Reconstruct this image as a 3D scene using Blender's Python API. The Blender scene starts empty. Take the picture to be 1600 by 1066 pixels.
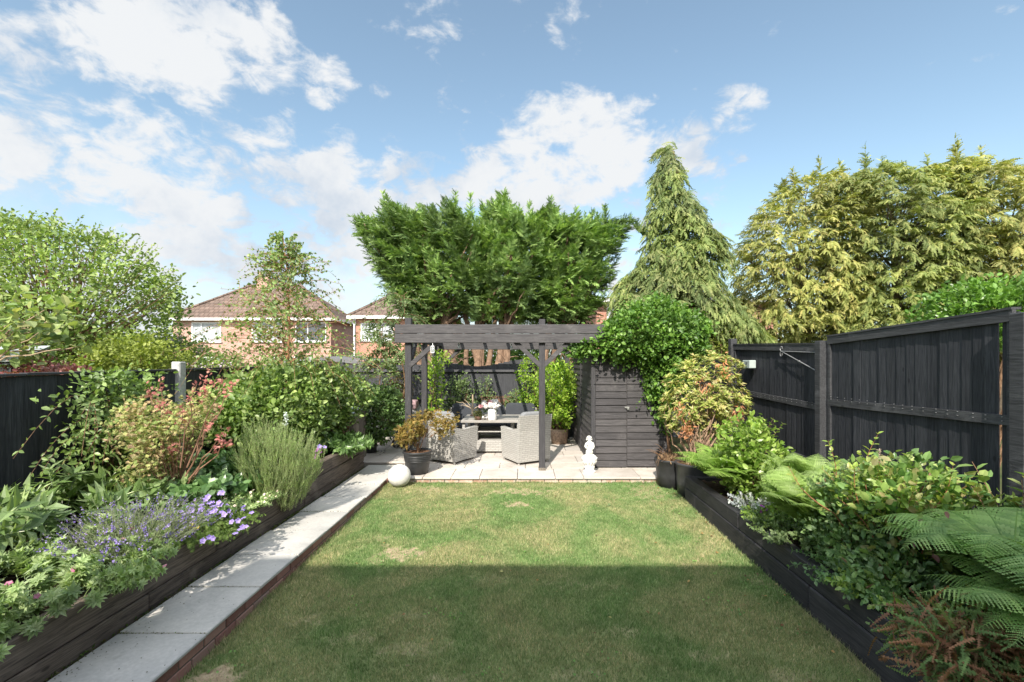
import bpy, math, random
import numpy as np
from mathutils import Vector, Matrix
S = bpy.context.scene
COL = S.collection
R = math.radians
F = 711.0; VX, VY, CH = 820.0, 563.0, 1.95      # focal length in photo pixels, vanishing point, eye height
SUN = np.array([0.27, 1.15, -1.0]); SUN = SUN/np.linalg.norm(SUN)
# ------------------------------------------------------------------ camera
cd = bpy.data.cameras.new('camera'); cam = bpy.data.objects.new('camera', cd); COL.objects.link(cam)
cd.sensor_width = 36; cd.lens = 36*F/1600; cd.shift_x = -20/1600; cd.shift_y = 30/1600
cd.clip_start = 0.05; cd.clip_end = 2000
cam.location = (0, 0, CH); cam.rotation_euler = (R(90), 0, 0)
S.camera = cam
# ------------------------------------------------------------------ exposure
S.view_settings.view_transform = 'Standard'; S.view_settings.look = 'None'
S.view_settings.gamma = 1; S.view_settings.exposure = 1.2
S.cycles.max_bounces = 7; S.cycles.diffuse_bounces = 3; S.cycles.glossy_bounces = 2
S.cycles.transmission_bounces = 3; S.cycles.transparent_max_bounces = 6
# ------------------------------------------------------------------ sun
sl = bpy.data.lights.new('sun', 'SUN'); sl.energy = 3.2; sl.angle = R(0.53); sl.color = (1, .93, .82)
so = bpy.data.objects.new('sun', sl); COL.objects.link(so)
so.rotation_euler = Vector(SUN).to_track_quat('-Z', 'Y').to_euler(); so.location = (-3, -10, 12)
# ------------------------------------------------------------------ world: sky and clouds
w = bpy.data.worlds.new('World'); S.world = w; w.use_nodes = True
nt = w.node_tree; nt.nodes.clear()
def nd(t, typ, **kw):
    n = t.nodes.new(typ)
    for k, v in kw.items(): setattr(n, k, v)
    return n
def mth(t, op, a, b=None, clamp=False):
    n = t.nodes.new('ShaderNodeMath'); n.operation = op; n.use_clamp = clamp
    for i, v in enumerate((a, b)):
        if v is None: continue
        if isinstance(v, (int, float)): n.inputs[i].default_value = v
        else: t.links.new(v, n.inputs[i])
    return n.outputs[0]
def mapr(t, v, a, b, c=0., d=1., smooth=True):
    n = t.nodes.new('ShaderNodeMapRange'); n.interpolation_type = 'SMOOTHSTEP' if smooth else 'LINEAR'
    t.links.new(v, n.inputs['Value'])
    for k, x in zip(('From Min', 'From Max', 'To Min', 'To Max'), (a, b, c, d)): n.inputs[k].default_value = x
    return n.outputs[0]
SKY_STR = 0.15
out = nd(nt, 'ShaderNodeOutputWorld'); bg = nd(nt, 'ShaderNodeBackground'); bg.inputs['Strength'].default_value = SKY_STR
sky = nd(nt, 'ShaderNodeTexSky', sky_type='NISHITA', sun_disc=False)
sky.sun_elevation = math.asin(-SUN[2]); sky.sun_rotation = math.atan2(-SUN[0], -SUN[1])
sky.air_density = 1.0; sky.dust_density = 1.6; sky.ozone_density = 1.0
tc = nd(nt, 'ShaderNodeTexCoord'); D = tc.outputs['Generated']
def noise(t, vec, scale, detail=6, rough=.55, dist=0., dim='3D'):
    n = t.nodes.new('ShaderNodeTexNoise'); n.noise_dimensions = dim
    if vec is not None: t.links.new(vec, n.inputs['Vector'])
    n.inputs['Scale'].default_value = scale; n.inputs['Detail'].default_value = detail
    n.inputs['Roughness'].default_value = rough; n.inputs['Distortion'].default_value = dist
    return n
# cloud banks: (azimuth and height given as a direction through photo pixel x,y ; angular radius in px ; weight)
CL = [(215,35,95,1.0),(300,45,105,1.05),(380,70,85,1.0),(170,15,70,.8),(165,100,62,.7),(255,125,45,.5),(420,105,45,.6),
      (512,122,46,.95),(593,143,20,.6),(360,165,50,.6),(410,195,52,.66),(340,190,32,.5),(20,200,100,.78),(110,215,85,.82),(190,205,58,.8),
      (30,115,70,.7),(95,100,38,.45),(255,245,70,.8),(160,275,75,.9),(60,320,150,.78),(200,320,120,.9),(310,310,110,.92),(400,340,110,.88),
      (505,280,46,1.0),(470,270,30,.7),(100,420,170,.8),(260,420,150,.82),(450,400,140,.82),(540,340,100,.85),(620,350,105,.85),(600,450,120,.8),
      (700,300,60,.6),(760,285,52,.8),(850,225,70,.95),(910,200,60,.9),(880,270,66,.92),(960,235,62,.9),(1000,180,36,.6),(1065,225,44,.85),(820,310,66,.85),
      (900,335,60,.6),(1155,175,42,.75),(1120,225,60,.45),(1110,360,60,.6),(1160,370,50,.55),(755,50,30,.5),(690,20,42,.6),(800,30,40,.45),(550,195,28,.55),
      (680,130,50,.45),(880,30,50,.42),(1000,400,90,.55),(660,10,36,.5)]
acc = None
for cx, cy, r, wt in CL:
    v = Vector(((cx-VX)/F, 1.0, (VY-cy)/F)); L = v.length; v.normalize()
    ang = r/F/L*1.02
    dn = nd(nt, 'ShaderNodeVectorMath', operation='DOT_PRODUCT'); nt.links.new(D, dn.inputs[0]); dn.inputs[1].default_value = v
    m = mapr(nt, dn.outputs['Value'], math.cos(ang*1.45), math.cos(ang*.25), 0, wt)
    acc = m if acc is None else mth(nt, 'MAXIMUM', acc, m)
# unseen banks added behind the viewer and overhead, as fill to lift the shade
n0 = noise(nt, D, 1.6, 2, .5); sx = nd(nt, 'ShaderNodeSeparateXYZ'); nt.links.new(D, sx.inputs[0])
fill_zone = mth(nt, 'MAXIMUM', mapr(nt, sx.outputs['Y'], .1, -.3), mapr(nt, sx.outputs['Z'], .74, .9)); back = mth(nt, 'MULTIPLY', mapr(nt, n0.outputs['Fac'], .3, .5, .35, 1.), fill_zone)
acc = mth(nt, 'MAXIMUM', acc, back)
mp = nd(nt, 'ShaderNodeMapping'); nt.links.new(D, mp.inputs['Vector']); mp.inputs['Scale'].default_value = (1, 1, 1.7)
n1 = noise(nt, mp.outputs[0], 7.0, 11, .6, .25); n2 = noise(nt, mp.outputs[0], 19, 8, .6, .6)
nn = mth(nt, 'ADD', mth(nt, 'MULTIPLY', mth(nt, 'SUBTRACT', n1.outputs['Fac'], .5), 3.0), mth(nt, 'MULTIPLY', mth(nt, 'SUBTRACT', n2.outputs['Fac'], .5), 1.6))
cov = mapr(nt, mth(nt, 'ADD', acc, nn), .42, 1.06)
low = mth(nt, 'MULTIPLY', mapr(nt, sx.outputs['Z'], .40, .06, 0, .92), mapr(nt, sx.outputs['X'], .35, -.25, .22, 1.))   # thin veil low in the sky
cov = mth(nt, 'MAXIMUM', cov, mth(nt, 'MULTIPLY', low, mapr(nt, n1.outputs['Fac'], .36, .56, .4, 1.)))
cov = mth(nt, 'MULTIPLY', cov, mapr(nt, sx.outputs['Z'], -.02, .02))
cm = nd(nt, 'ShaderNodeMix', data_type='RGBA'); n3 = noise(nt, D, 5.0, 6, .6)
nt.links.new(mapr(nt, mth(nt, 'ADD', n3.outputs['Fac'], mth(nt, 'MULTIPLY', cov, .12)), .42, .66), cm.inputs['Factor'])
CB = 1/SKY_STR
cm.inputs['A'].default_value = (.275*CB, .31*CB, .355*CB, 1); cm.inputs['B'].default_value = (.385*CB, .395*CB, .405*CB, 1)
cb_ = nd(nt, 'ShaderNodeMix', data_type='RGBA', blend_type='MULTIPLY'); cb_.inputs['Factor'].default_value = 1; nt.links.new(cm.outputs['Result'], cb_.inputs['A']); nt.links.new(mapr(nt, fill_zone, 0, 1, 1., 2.7), cb_.inputs['B'])  # added out-of-view clouds made brighter than the visible ones, for fill light
hs = nd(nt, 'ShaderNodeHueSaturation'); nt.links.new(sky.outputs[0], hs.inputs['Color']); hs.inputs['Saturation'].default_value = .86; hs.inputs['Value'].default_value = .74
tint = nd(nt, 'ShaderNodeMix', data_type='RGBA', blend_type='MULTIPLY'); tint.inputs['Factor'].default_value = 1; tint.inputs['B'].default_value = (.90, 1.0, .94, 1); nt.links.new(hs.outputs[0], tint.inputs['A'])
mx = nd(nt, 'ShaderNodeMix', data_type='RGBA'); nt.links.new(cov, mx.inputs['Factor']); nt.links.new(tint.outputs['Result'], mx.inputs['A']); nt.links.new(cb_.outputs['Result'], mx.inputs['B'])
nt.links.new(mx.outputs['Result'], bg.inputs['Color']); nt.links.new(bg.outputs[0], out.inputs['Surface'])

# ================================================================== helpers
rng = np.random.default_rng(7)
def P(px, py, Y): return np.array([(px-VX)*Y/F, Y, CH-(py-VY)*Y/F])
def unit(a): return a/np.maximum(np.linalg.norm(a, axis=-1, keepdims=True), 1e-9)
class MB:
    def __init__(s): s.v = []; s.l = []; s.c = []; s.n = 0
    def add(s, v, l, c):
        v = np.asarray(v, float).reshape(-1, 3); l = np.asarray(l, np.int64).ravel(); c = np.asarray(c, np.int64).ravel()
        s.v.append(v); s.l.append(l+s.n); s.c.append(c); s.n += len(v); return s
    def faces(s, v, fs): return s.add(v, [i for f in fs for i in f], [len(f) for f in fs])
    def box(s, x0, x1, y0, y1, z0, z1, M=None):
        v = np.array([[x, y, z] for z in (z0, z1) for y in (y0, y1) for x in (x0, x1)], float)
        if M is not None: v = v@np.array(M.to_3x3()).T + np.array(M.translation)
        return s.faces(v, [(0,2,3,1),(4,5,7,6),(0,1,5,4),(2,6,7,3),(0,4,6,2),(1,3,7,5)])
    def bbox(s, x0, x1, y0, y1, z0, z1, b=.006, M=None):      # box with chamfered edges
        b = min(b, (x1-x0)*.45, (y1-y0)*.45, (z1-z0)*.45); V = {}; v = []
        for i, X in enumerate((x0, x1)):
            for j, Y in enumerate((y0, y1)):
                for k, Z in enumerate((z0, z1)):
                    sx_, sy_, sz_ = (1, -1)[i], (1, -1)[j], (1, -1)[k]
                    for a, p in enumerate(((X, Y+sy_*b, Z+sz_*b), (X+sx_*b, Y, Z+sz_*b), (X+sx_*b, Y+sy_*b, Z))):
                        V[i, j, k, a] = len(v); v.append(p)
        f = []
        for i in (0, 1):
            f.append([V[i,0,0,0], V[i,0,1,0], V[i,1,1,0], V[i,1,0,0]]); f.append([V[0,i,0,1], V[1,i,0,1], V[1,i,1,1], V[0,i,1,1]])
            f.append([V[0,0,i,2], V[0,1,i,2], V[1,1,i,2], V[1,0,i,2]])
            for j in (0, 1):
                f.append([V[0,i,j,1], V[1,i,j,1], V[1,i,j,2], V[0,i,j,2]]); f.append([V[i,0,j,0], V[i,1,j,0], V[i,1,j,2], V[i,0,j,2]])
                f.append([V[i,j,0,0], V[i,j,1,0], V[i,j,1,1], V[i,j,0,1]])
                for k in (0, 1): f.append([V[i,j,k,0], V[i,j,k,1], V[i,j,k,2]])
        v = np.array(v, float); ce = np.array([(x0+x1)/2, (y0+y1)/2, (z0+z1)/2])
        g = []
        for q in f:
            a = v[q]; nrm = np.cross(a[1]-a[0], a[2]-a[0]); g.append(q if np.dot(nrm, a.mean(0)-ce) > 0 else q[::-1])
        if M is not None: v = v@np.array(M.to_3x3()).T + np.array(M.translation)
        return s.faces(v, g)
    def tube(s, pts, rad, k=6, cap=True):
        pts = np.asarray(pts, float); n = len(pts); rad = np.broadcast_to(rad, n)
        t = unit(np.gradient(pts, axis=0)); up = np.array([0, 0, 1.]) if abs(t[0][2]) < .9 else np.array([1., 0, 0])
        a = unit(np.cross(t, up)); b = np.cross(t, a); th = np.arange(k)*2*math.pi/k
        ring = pts[:, None]+rad[:, None, None]*(np.cos(th)[None, :, None]*a[:, None]+np.sin(th)[None, :, None]*b[:, None])
        fs = [(i*k+j, i*k+(j+1) % k, (i+1)*k+(j+1) % k, (i+1)*k+j) for i in range(n-1) for j in range(k)]
        if cap: fs += [tuple(range(k))[::-1], tuple((n-1)*k+j for j in range(k))]
        return s.faces(ring.reshape(-1, 3), fs)
    def lathe(s, prof, c, k=28, sx=1., sy=1.):
        v = []; fs = []; n = len(prof)
        for r, z in prof:
            for j in range(k):
                a = 2*math.pi*j/k; v.append((c[0]+r*sx*math.cos(a), c[1]+r*sy*math.sin(a), c[2]+z))
        for i in range(n-1):
            for j in range(k): fs.append((i*k+j, i*k+(j+1) % k, (i+1)*k+(j+1) % k, (i+1)*k+j))
        fs += [tuple(range(k))[::-1], tuple((n-1)*k+j for j in range(k))]
        return s.faces(v, fs)
    def inst(s, tmpl, pos, dr, up, size, wid=1.):             # many copies of a small template, x along dr, z along up
        tv, tf = tmpl; N = len(pos)
        if N == 0: return s
        x = unit(dr); y = unit(np.cross(up, x)+1e-6); z = np.cross(x, y)
        size = np.broadcast_to(size, N); wid = np.broadcast_to(wid, N)
        v = pos[:, None]+size[:, None, None]*(tv[None, :, 0:1]*x[:, None]+(tv[None, :, 1:2]*wid[:, None, None])*y[:, None]+tv[None, :, 2:3]*z[:, None])
        m = len(tv); l1 = np.array([i for f in tf for i in f]); c1 = np.array([len(f) for f in tf])
        l = (l1[None]+(np.arange(N)*m)[:, None]).ravel(); return s.add(v.reshape(-1, 3), l, np.tile(c1, N))
    def mesh(s, name, smooth=False):
        me = bpy.data.meshes.new(name); v = np.concatenate(s.v); l = np.concatenate(s.l); c = np.concatenate(s.c)
        me.vertices.add(len(v)); me.vertices.foreach_set('co', v.ravel().astype(np.float32))
        me.loops.add(len(l)); me.loops.foreach_set('vertex_index', l.astype(np.int32))
        me.polygons.add(len(c)); me.polygons.foreach_set('loop_start', np.concatenate(([0], np.cumsum(c)[:-1])).astype(np.int32))
        me.polygons.foreach_set('loop_total', c.astype(np.int32))
        me.polygons.foreach_set('use_smooth', np.full(len(c), smooth)); me.update(calc_edges=True); return me
def obj(name, mb, mat, parent=None, smooth=False, label=None):
    me = mb.mesh(name, smooth) if isinstance(mb, MB) else mb
    if mat is not None: me.materials.append(mat)
    o = bpy.data.objects.new(name, me); COL.objects.link(o)
    if parent is not None:
        o.parent = parent; o.matrix_parent_inverse = parent_world(parent).inverted()
    if label: o['label'] = label
    return o
def parent_world(o):
    m = Matrix.LocRotScale(o.location, o.rotation_euler, o.scale)
    if o.parent: m = parent_world(o.parent)@o.matrix_parent_inverse@m
    return m
def thing(name, label, cat, loc=(0, 0, 0), group=None):
    o = bpy.data.objects.new(name, None); COL.objects.link(o); o.location = tuple(float(q) for q in loc); o.empty_display_size = .1
    o['label'] = label; o['category'] = cat
    if group: o['group'] = group
    return o
def tag(o, label, cat, group=None):
    o['label'] = label; o['category'] = cat
    if group: o['group'] = group
    return o
def struct(o, kind='structure'): o['kind'] = kind; return o
def copy_thing(t, loc, rz=0, label=None):
    r = t.copy(); COL.objects.link(r); r.location = loc; r.rotation_euler = (0, 0, rz)
    if label: r['label'] = label
    for ch in list(t.children):
        c = ch.copy(); COL.objects.link(c); c.parent = r
        for g in ch.children:
            d = g.copy(); COL.objects.link(d); d.parent = c
    return r

# ------------------------------------------------------------------ materials
MATS = {}
def base_mat(name, rough=.7, spec=.3):
    m = bpy.data.materials.new(name); m.use_nodes = True; t = m.node_tree; b = t.nodes['Principled BSDF']
    b.inputs['Roughness'].default_value = rough; b.inputs['Specular IOR Level'].default_value = spec; MATS[name] = m; return m, t, b
def ramp(t, fac, stops):
    r = t.nodes.new('ShaderNodeValToRGB'); e = r.color_ramp.elements
    while len(e) < len(stops): e.new(.5)
    for i, (p, c) in enumerate(stops): e[i].position = p; e[i].color = (*c, 1)
    t.links.new(fac, r.inputs[0]); return r.outputs[0]
def mixc(t, f, a, b, typ='MIX'):
    n = t.nodes.new('ShaderNodeMix'); n.data_type = 'RGBA'; n.blend_type = typ
    for k, v in (('Factor', f), ('A', a), ('B', b)):
        if isinstance(v, (int, float)): n.inputs[k].default_value = v
        elif isinstance(v, tuple): n.inputs[k].default_value = (*v, 1)
        else: t.links.new(v, n.inputs[k])
    return n.outputs['Result']
def bump(t, b, h, strength=.3, dist=.01):
    n = t.nodes.new('ShaderNodeBump'); n.inputs['Strength'].default_value = strength; n.inputs['Distance'].default_value = dist
    t.links.new(h, n.inputs['Height']); t.links.new(n.outputs[0], b.inputs['Normal'])
def objco(t, scale=(1, 1, 1)):
    c = t.nodes.new('ShaderNodeTexCoord'); m = t.nodes.new('ShaderNodeMapping'); t.links.new(c.outputs['Object'], m.inputs[0]); m.inputs['Scale'].default_value = scale
    return m.outputs[0]
def island(t): return t.nodes.new('ShaderNodeNewGeometry').outputs['Random Per Island']
def wood(name, c0, c1, grain, rough=.62, spec=.25, wear=None, bs=.35):
    m, t, b = base_mat(name, rough, spec); g = noise(t, objco(t, grain), 9, 7, .65, 1.2); v = mixc(t, mapr(t, g.outputs['Fac'], .3, .72), c0, c1)
    v = mixc(t, .55, v, mixc(t, mapr(t, island(t), 0, 1, 0, 1, False), (.55, .55, .57), (1.35, 1.33, 1.3)), 'MULTIPLY')
    kn = t.nodes.new('ShaderNodeTexVoronoi'); t.links.new(objco(t, tuple(2.1 if q > 2 else .9 for q in grain)), kn.inputs['Vector']); kn.inputs['Scale'].default_value = 2.2
    v = mixc(t, mapr(t, kn.outputs['Distance'], .07, .03, 0, .65), v, tuple(q*.25 for q in c0))
    if wear:
        n = noise(t, objco(t), 2.3, 9, .7, .4); v = mixc(t, mapr(t, n.outputs['Fac'], .53, .72, 0, .8), v, wear)
    t.links.new(v, b.inputs['Base Color']); bump(t, b, g.outputs['Fac'], bs, .006); return m
GX, GY, GZ = (.35, 6, 6), (6, .35, 6), (6, 6, .35)
fence_wood = wood('fence_black_wood', (0.018, 0.020, 0.025), (0.051, 0.054, 0.062), GZ)
fence_rail = wood('fence_rail_wood', (0.033, 0.034, 0.037), (0.083, 0.085, 0.091), GY, wear=(0.122, 0.122, 0.128))
fence_back_wood = wood('fence_back_wood', (0.041, 0.042, 0.049), (0.081, 0.084, 0.092), GZ)
fence_back_rail = wood('fence_back_rail', (0.065, 0.066, 0.073), (0.130, 0.130, 0.140), GX)
perg_x = wood('pergola_wood_x', (0.057, 0.054, 0.057), (0.119, 0.113, 0.115), GX, rough=.7, wear=(0.136, 0.131, 0.131))
perg_y = wood('pergola_wood_y', (0.058, 0.056, 0.059), (0.109, 0.105, 0.109), GY, rough=.7)
perg_z = wood('pergola_wood_z', (0.045, 0.043, 0.047), (0.083, 0.081, 0.086), GZ, rough=.7)
shed_wood = wood('shed_wood', (0.043, 0.041, 0.043), (0.091, 0.085, 0.089), GX, rough=.7, wear=(0.114, 0.107, 0.107))
shed_side = wood('shed_side_wood', (0.051, 0.049, 0.050), (0.109, 0.100, 0.100), GY, rough=.7)
sleeper_l = wood('weathered_sleeper', (0.060, 0.049, 0.043), (0.198, 0.159, 0.128), GY, rough=.8, wear=(0.211, 0.177, 0.146), bs=.6)
sleeper_r = wood('black_sleeper', (0.026, 0.026, 0.030), (0.066, 0.064, 0.067), GY, rough=.65, wear=(0.096, 0.086, 0.079), bs=.5)
brown_wood = wood('brown_wood', (.12, .07, .05), (.22, .13, .09), GX)
grey_wood = wood('grey_wood', (.13, .11, .09), (.26, .23, .19), GZ, rough=.8)

def leafmat(name, cols, rough=.5, spec=.35, tr=.32, trc=None, clump=1.6, var=.35, hshift=None):
    m, t, b = base_mat(name, rough, spec); n = len(cols)
    v = ramp(t, island(t), [(i/(max(n-1, 1)), c) for i, c in enumerate(cols)])
    g = noise(t, objco(t), clump, 3, .5)
    v = mixc(t, 1., v, mixc(t, mapr(t, g.outputs['Fac'], .35, .65), (1-var, 1-var, 1-var*.8), (1+var, 1+var*.95, 1+var*.5)), 'MULTIPLY')
    t.links.new(v, b.inputs['Base Color'])
    tn = t.nodes.new('ShaderNodeBsdfTranslucent'); t.links.new(mixc(t, 1., v, trc or (1.5, 1.6, .7), 'MULTIPLY'), tn.inputs['Color'])
    ms = t.nodes.new('ShaderNodeMixShader'); ms.inputs[0].default_value = tr
    t.links.new(b.outputs[0], ms.inputs[1]); t.links.new(tn.outputs[0], ms.inputs[2]); t.links.new(ms.outputs[0], t.nodes['Material Output'].inputs['Surface'])
    return m
def plain(name, c, rough=.6, spec=.3, var=.12, sc=8., bs=.1, metal=0.):
    m, t, b = base_mat(name, rough, spec); g = noise(t, objco(t), sc, 6, .6)
    t.links.new(mixc(t, mapr(t, g.outputs['Fac'], .3, .7), tuple(q*(1-var) for q in c), tuple(min(q*(1+var), 1) for q in c)), b.inputs['Base Color'])
    b.inputs['Metallic'].default_value = metal
    if bs: bump(t, b, g.outputs['Fac'], bs, .004)
    return m
# leaf templates: x along the leaf, y across, z its face
DIAM = (np.array([[0,0,0],[.42,.3,.05],[1,0,-.06],[.42,-.3,.05]]), [(0,3,2,1)])
OVAL = (np.array([[0,0,0],[.3,.3,.06],[.3,-.3,.06],[.7,.24,.03],[.7,-.24,.03],[1,0,-.1],[.3,0,0],[.7,0,-.03]]), [(0,6,1),(0,2,6),(6,7,3,1),(6,2,4,7),(7,5,3),(7,4,5)])
LANCE = (np.array([[0,0,0],[.35,.14,.05],[.35,-.14,.05],[1,0,-.16],[.35,0,0]]), [(0,4,1),(0,2,4),(4,3,1),(4,2,3)])
NEED = (np.array([[0,-.06,0],[0,.06,0],[1,0,.05]]), [(0,2,1)])
def palm(lobes=7, wl=.1, spread=2.2):
    v = [[0, 0, 0]]; f = []
    for i in range(lobes):
        a = (i/(lobes-1)-.5)*spread*2*.62; L = 1-.45*abs(i/(lobes-1)-.5)*2; c, s_ = math.cos(a), math.sin(a); k = len(v)
        v += [[c*L*.5-s_*wl, s_*L*.5+c*wl, .03], [c*L, s_*L, -.12*L], [c*L*.5+s_*wl, s_*L*.5-c*wl, .03]]; f.append((0, k+2, k+1, k))
    return (np.array(v), f)
PALM = palm(); PALM5 = palm(5, .17, 2.0)
def spray(n=5, w=.3, droop=.0, taper=.85, sw=.02, ang=.55):
    v = []; f = []
    for i in range(n+1):
        x = i/n; z = -droop*x*x; v += [[x, sw*(1-x), z], [x, -sw*(1-x), z]]
    for i in range(n): f.append((2*i, 2*i+1, 2*i+3, 2*i+2))
    for i in range(n):
        x = (i+.15)/n; L = w*(1-taper*x)*(.75+.25*((i*7) % 3)); z = -droop*(x+L*ang)**2
        k = len(v); v += [[x+L*ang, L, z-.02], [x+L*ang, -L, z-.02]]
        f.append((2*i, 2*i+2, k)); f.append((2*i+1, k+1, 2*i+3))
    return (np.array(v), f)
SPR = spray(6, .34, .12, .8, .03, .9); SPRD = spray(6, .3, .55, .75, .035, .7)
def rnd(n): return unit(rng.normal(size=(n, 3)))
def inpoly(poly, p):
    x, y = p[:, 0], p[:, 1]; ins = np.zeros(len(p), bool); n = len(poly)
    for i in range(n):
        x1, y1 = poly[i]; x2, y2 = poly[(i+1) % n]
        c = ((y1 > y) != (y2 > y)) & (x < (x2-x1)*(y-y1)/(y2-y1+1e-12)+x1); ins ^= c
    return ins
def edist(poly, p):
    d = np.full(len(p), 1e9); n = len(poly)
    for i in range(n):
        a = np.array(poly[i]); b = np.array(poly[(i+1) % n]); ab = b-a
        t = np.clip(((p-a)@ab)/(ab@ab+1e-12), 0, 1); d = np.minimum(d, np.linalg.norm(p-a-t[:, None]*ab, axis=1))
    return d
def crown(poly_px, Y, T, n, hollow=.35, yback=1., zmin=None):
    """points filling a solid whose silhouette at its own distance and size is the polygon, T its half depth"""
    poly = [((a-VX)*Y/F, CH-(b-VY)*Y/F) for a, b in poly_px]; pa = np.array(poly); lo, hi = pa.min(0), pa.max(0)
    q = lo+rng.random((n*6, 2))*(hi-lo); q = q[inpoly(poly, q)][:n]
    d = edist(poly, q); Rm = d.max(); h = T*np.sqrt(1-(1-np.clip(d/Rm, 0, 1))**2)
    u = rng.random(len(q))**hollow; sg = np.where(rng.random(len(q)) < .62, -1, yback)
    y = Y+sg*h*u; c = pa.mean(0)
    o = unit(np.stack([(q[:, 0]-c[0]), (y-Y)*1.0, (q[:, 1]-c[1])*.8+.2*(hi[1]-lo[1])*.3], 1))
    return np.stack([q[:, 0], y, q[:, 1]], 1), o
def clumps(mb, C, O, per, r, tm, size, a_out=.8, a_rnd=.8, a_up=.2, upz=.6, flat=1., sv=.35):
    N = len(C)*per; i = np.repeat(np.arange(len(C)), per); off = rng.normal(size=(N, 3))*r; off[:, 2] *= flat
    pos = C[i]+off; d = unit(O[i]*a_out+rnd(N)*a_rnd+np.array([0, 0, a_up])); up = unit(rnd(N)+np.array([0, 0, upz])-.3*SUN)
    mb.inst(tm, pos, d, up, size*(1+sv*(rng.random(N)*2-1))); return mb
def boughs(mb, C, O, L, m, tm, size, cone=.5, flat=.35, droop=.0, upz=.8):
    """conifer boughs: sprays set on both sides of a short axis, so the crown is made of separate layered sprays"""
    n = len(C); ax = unit(O+rnd(n)*cone); sd = unit(np.cross(ax, np.array([0, 0, 1.])+rnd(n)*.35)); nu = np.cross(sd, ax); LL = L*(.6+.7*rng.random(n)); i = np.repeat(np.arange(n), m); t = np.tile((np.arange(m)+.5)/m, n); sg = np.tile(np.where(np.arange(m) % 2, 1., -1.), n)
    pos = C[i]+ax[i]*(LL[i]*(t-.5))[:, None]-np.array([0, 0, 1.])*(droop*LL[i]*t*t)[:, None]+nu[i]*(rng.normal(size=n*m)*.03*LL[i])[:, None]
    d = unit(ax[i]*(.35+.9*t)[:, None]+sd[i]*(sg*(1.05-.75*t))[:, None]+rnd(n*m)*.3-np.array([0, 0, 1.])*(droop*1.2*t)[:, None]); mb.inst(tm, pos, d, unit(nu[i]*np.sign(nu[i][:, 2:3]+1e-9)*upz+rnd(n*m)*flat), size*(1.15-.5*t)*(.75+.5*rng.random(n*m))*(LL[i]/L)); return mb
def limb(mb, a, b, r0, r1, sag=.0, k=5, n=6, wob=.04):
    t = np.linspace(0, 1, n)[:, None]; a = np.asarray(a, float); b = np.asarray(b, float); L = np.linalg.norm(b-a)
    p = a+(b-a)*t; p[:, 2] += sag*L*np.sin(math.pi*t[:, 0]); p[1:-1] += rng.normal(size=(n-2, 3))*wob*L*.5
    mb.tube(p, np.linspace(r0, r1, n), k); return p
def stems(base, dirs, L, grav, nl, tm, size, mbL, mbS=None, rad=.003, f0=.15, angle=.9, pair=2, up=.5, wob=.04, tipsize=.6, npt=6, wid=1., k=4, jit=.25):
    """curved stems with leaves set round them; returns tips"""
    n = len(base); L = np.broadcast_to(L, n); g = np.broadcast_to(grav, n); t = np.linspace(0, 1, npt)
    wv = rng.normal(size=(n, 3))*wob
    def at(i, tt):
        tt = tt[:, None] if tt.ndim == 1 else tt
        return base[i]+dirs[i]*(L[i]*1.)[:, None]*tt+wv[i]*(L[i])[:, None]*np.sin(tt*4.0)-np.array([0, 0, 1.])*(g[i]*L[i])[:, None]*tt**2
    if mbS is not None:
        for i in range(n):
            ii = np.full(npt, i); mbS.tube(at(ii, t), np.linspace(rad, rad*.35, npt), k, cap=False)
    if nl:
        i = np.repeat(np.arange(n), nl*pair); tt = np.tile(np.repeat(f0+(1-f0)*(np.arange(nl)+.5)/nl, pair), n)
        tt = np.clip(tt+rng.normal(size=len(tt))*.02, 0, 1)
        p = at(i, tt); tan = unit(at(i, np.clip(tt+.03, 0, 1.03))-p)
        ref = unit(np.cross(tan, np.array([.31, .2, .93]))+1e-6); ref2 = np.cross(tan, ref)
        az = np.tile(np.repeat(np.arange(nl)*2.4, pair)+np.tile(np.arange(pair)*2*math.pi/pair, nl), n)+i*1.7
        side = ref*np.cos(az)[:, None]+ref2*np.sin(az)[:, None]
        d = unit(tan*math.cos(angle)+side*math.sin(angle)+rnd(len(i))*jit); u = unit(tan*.6+np.array([0, 0, up])+rnd(len(i))*jit)
        mbL.inst(tm, p, d, u, size*(1-(1-tipsize)*tt)*(.75+.5*rng.random(len(i))), wid)
    e = np.ones(n); return at(np.arange(n), e)
def fan(c, n, spread, up=1., r=.05, lean=(0, 0)):
    a = rng.random(n)*2*math.pi; s_ = np.sqrt(rng.random(n))*spread
    d = unit(np.stack([np.cos(a)*s_+lean[0], np.sin(a)*s_+lean[1], np.full(n, up)], 1))
    b = np.asarray(c, float)+np.stack([np.cos(a)*r*s_, np.sin(a)*r*s_, np.zeros(n)], 1); return b, d
def flower(mb, pos, n_pet, r, up=None, tm=None):
    N = len(pos); i = np.repeat(np.arange(N), n_pet); a = np.tile(np.arange(n_pet)*2*math.pi/n_pet, N)+i
    u = unit(up if up is not None else rnd(N)*.6+np.array([0, -.7, .7]))[i]
    e1 = unit(np.cross(u, np.array([.3, .2, .9]))); e2 = np.cross(u, e1)
    d = e1*np.cos(a)[:, None]+e2*np.sin(a)[:, None]+u*.25; mb.inst(tm or OVAL, np.asarray(pos)[i], d, u, r, 1.5); return mb

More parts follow.
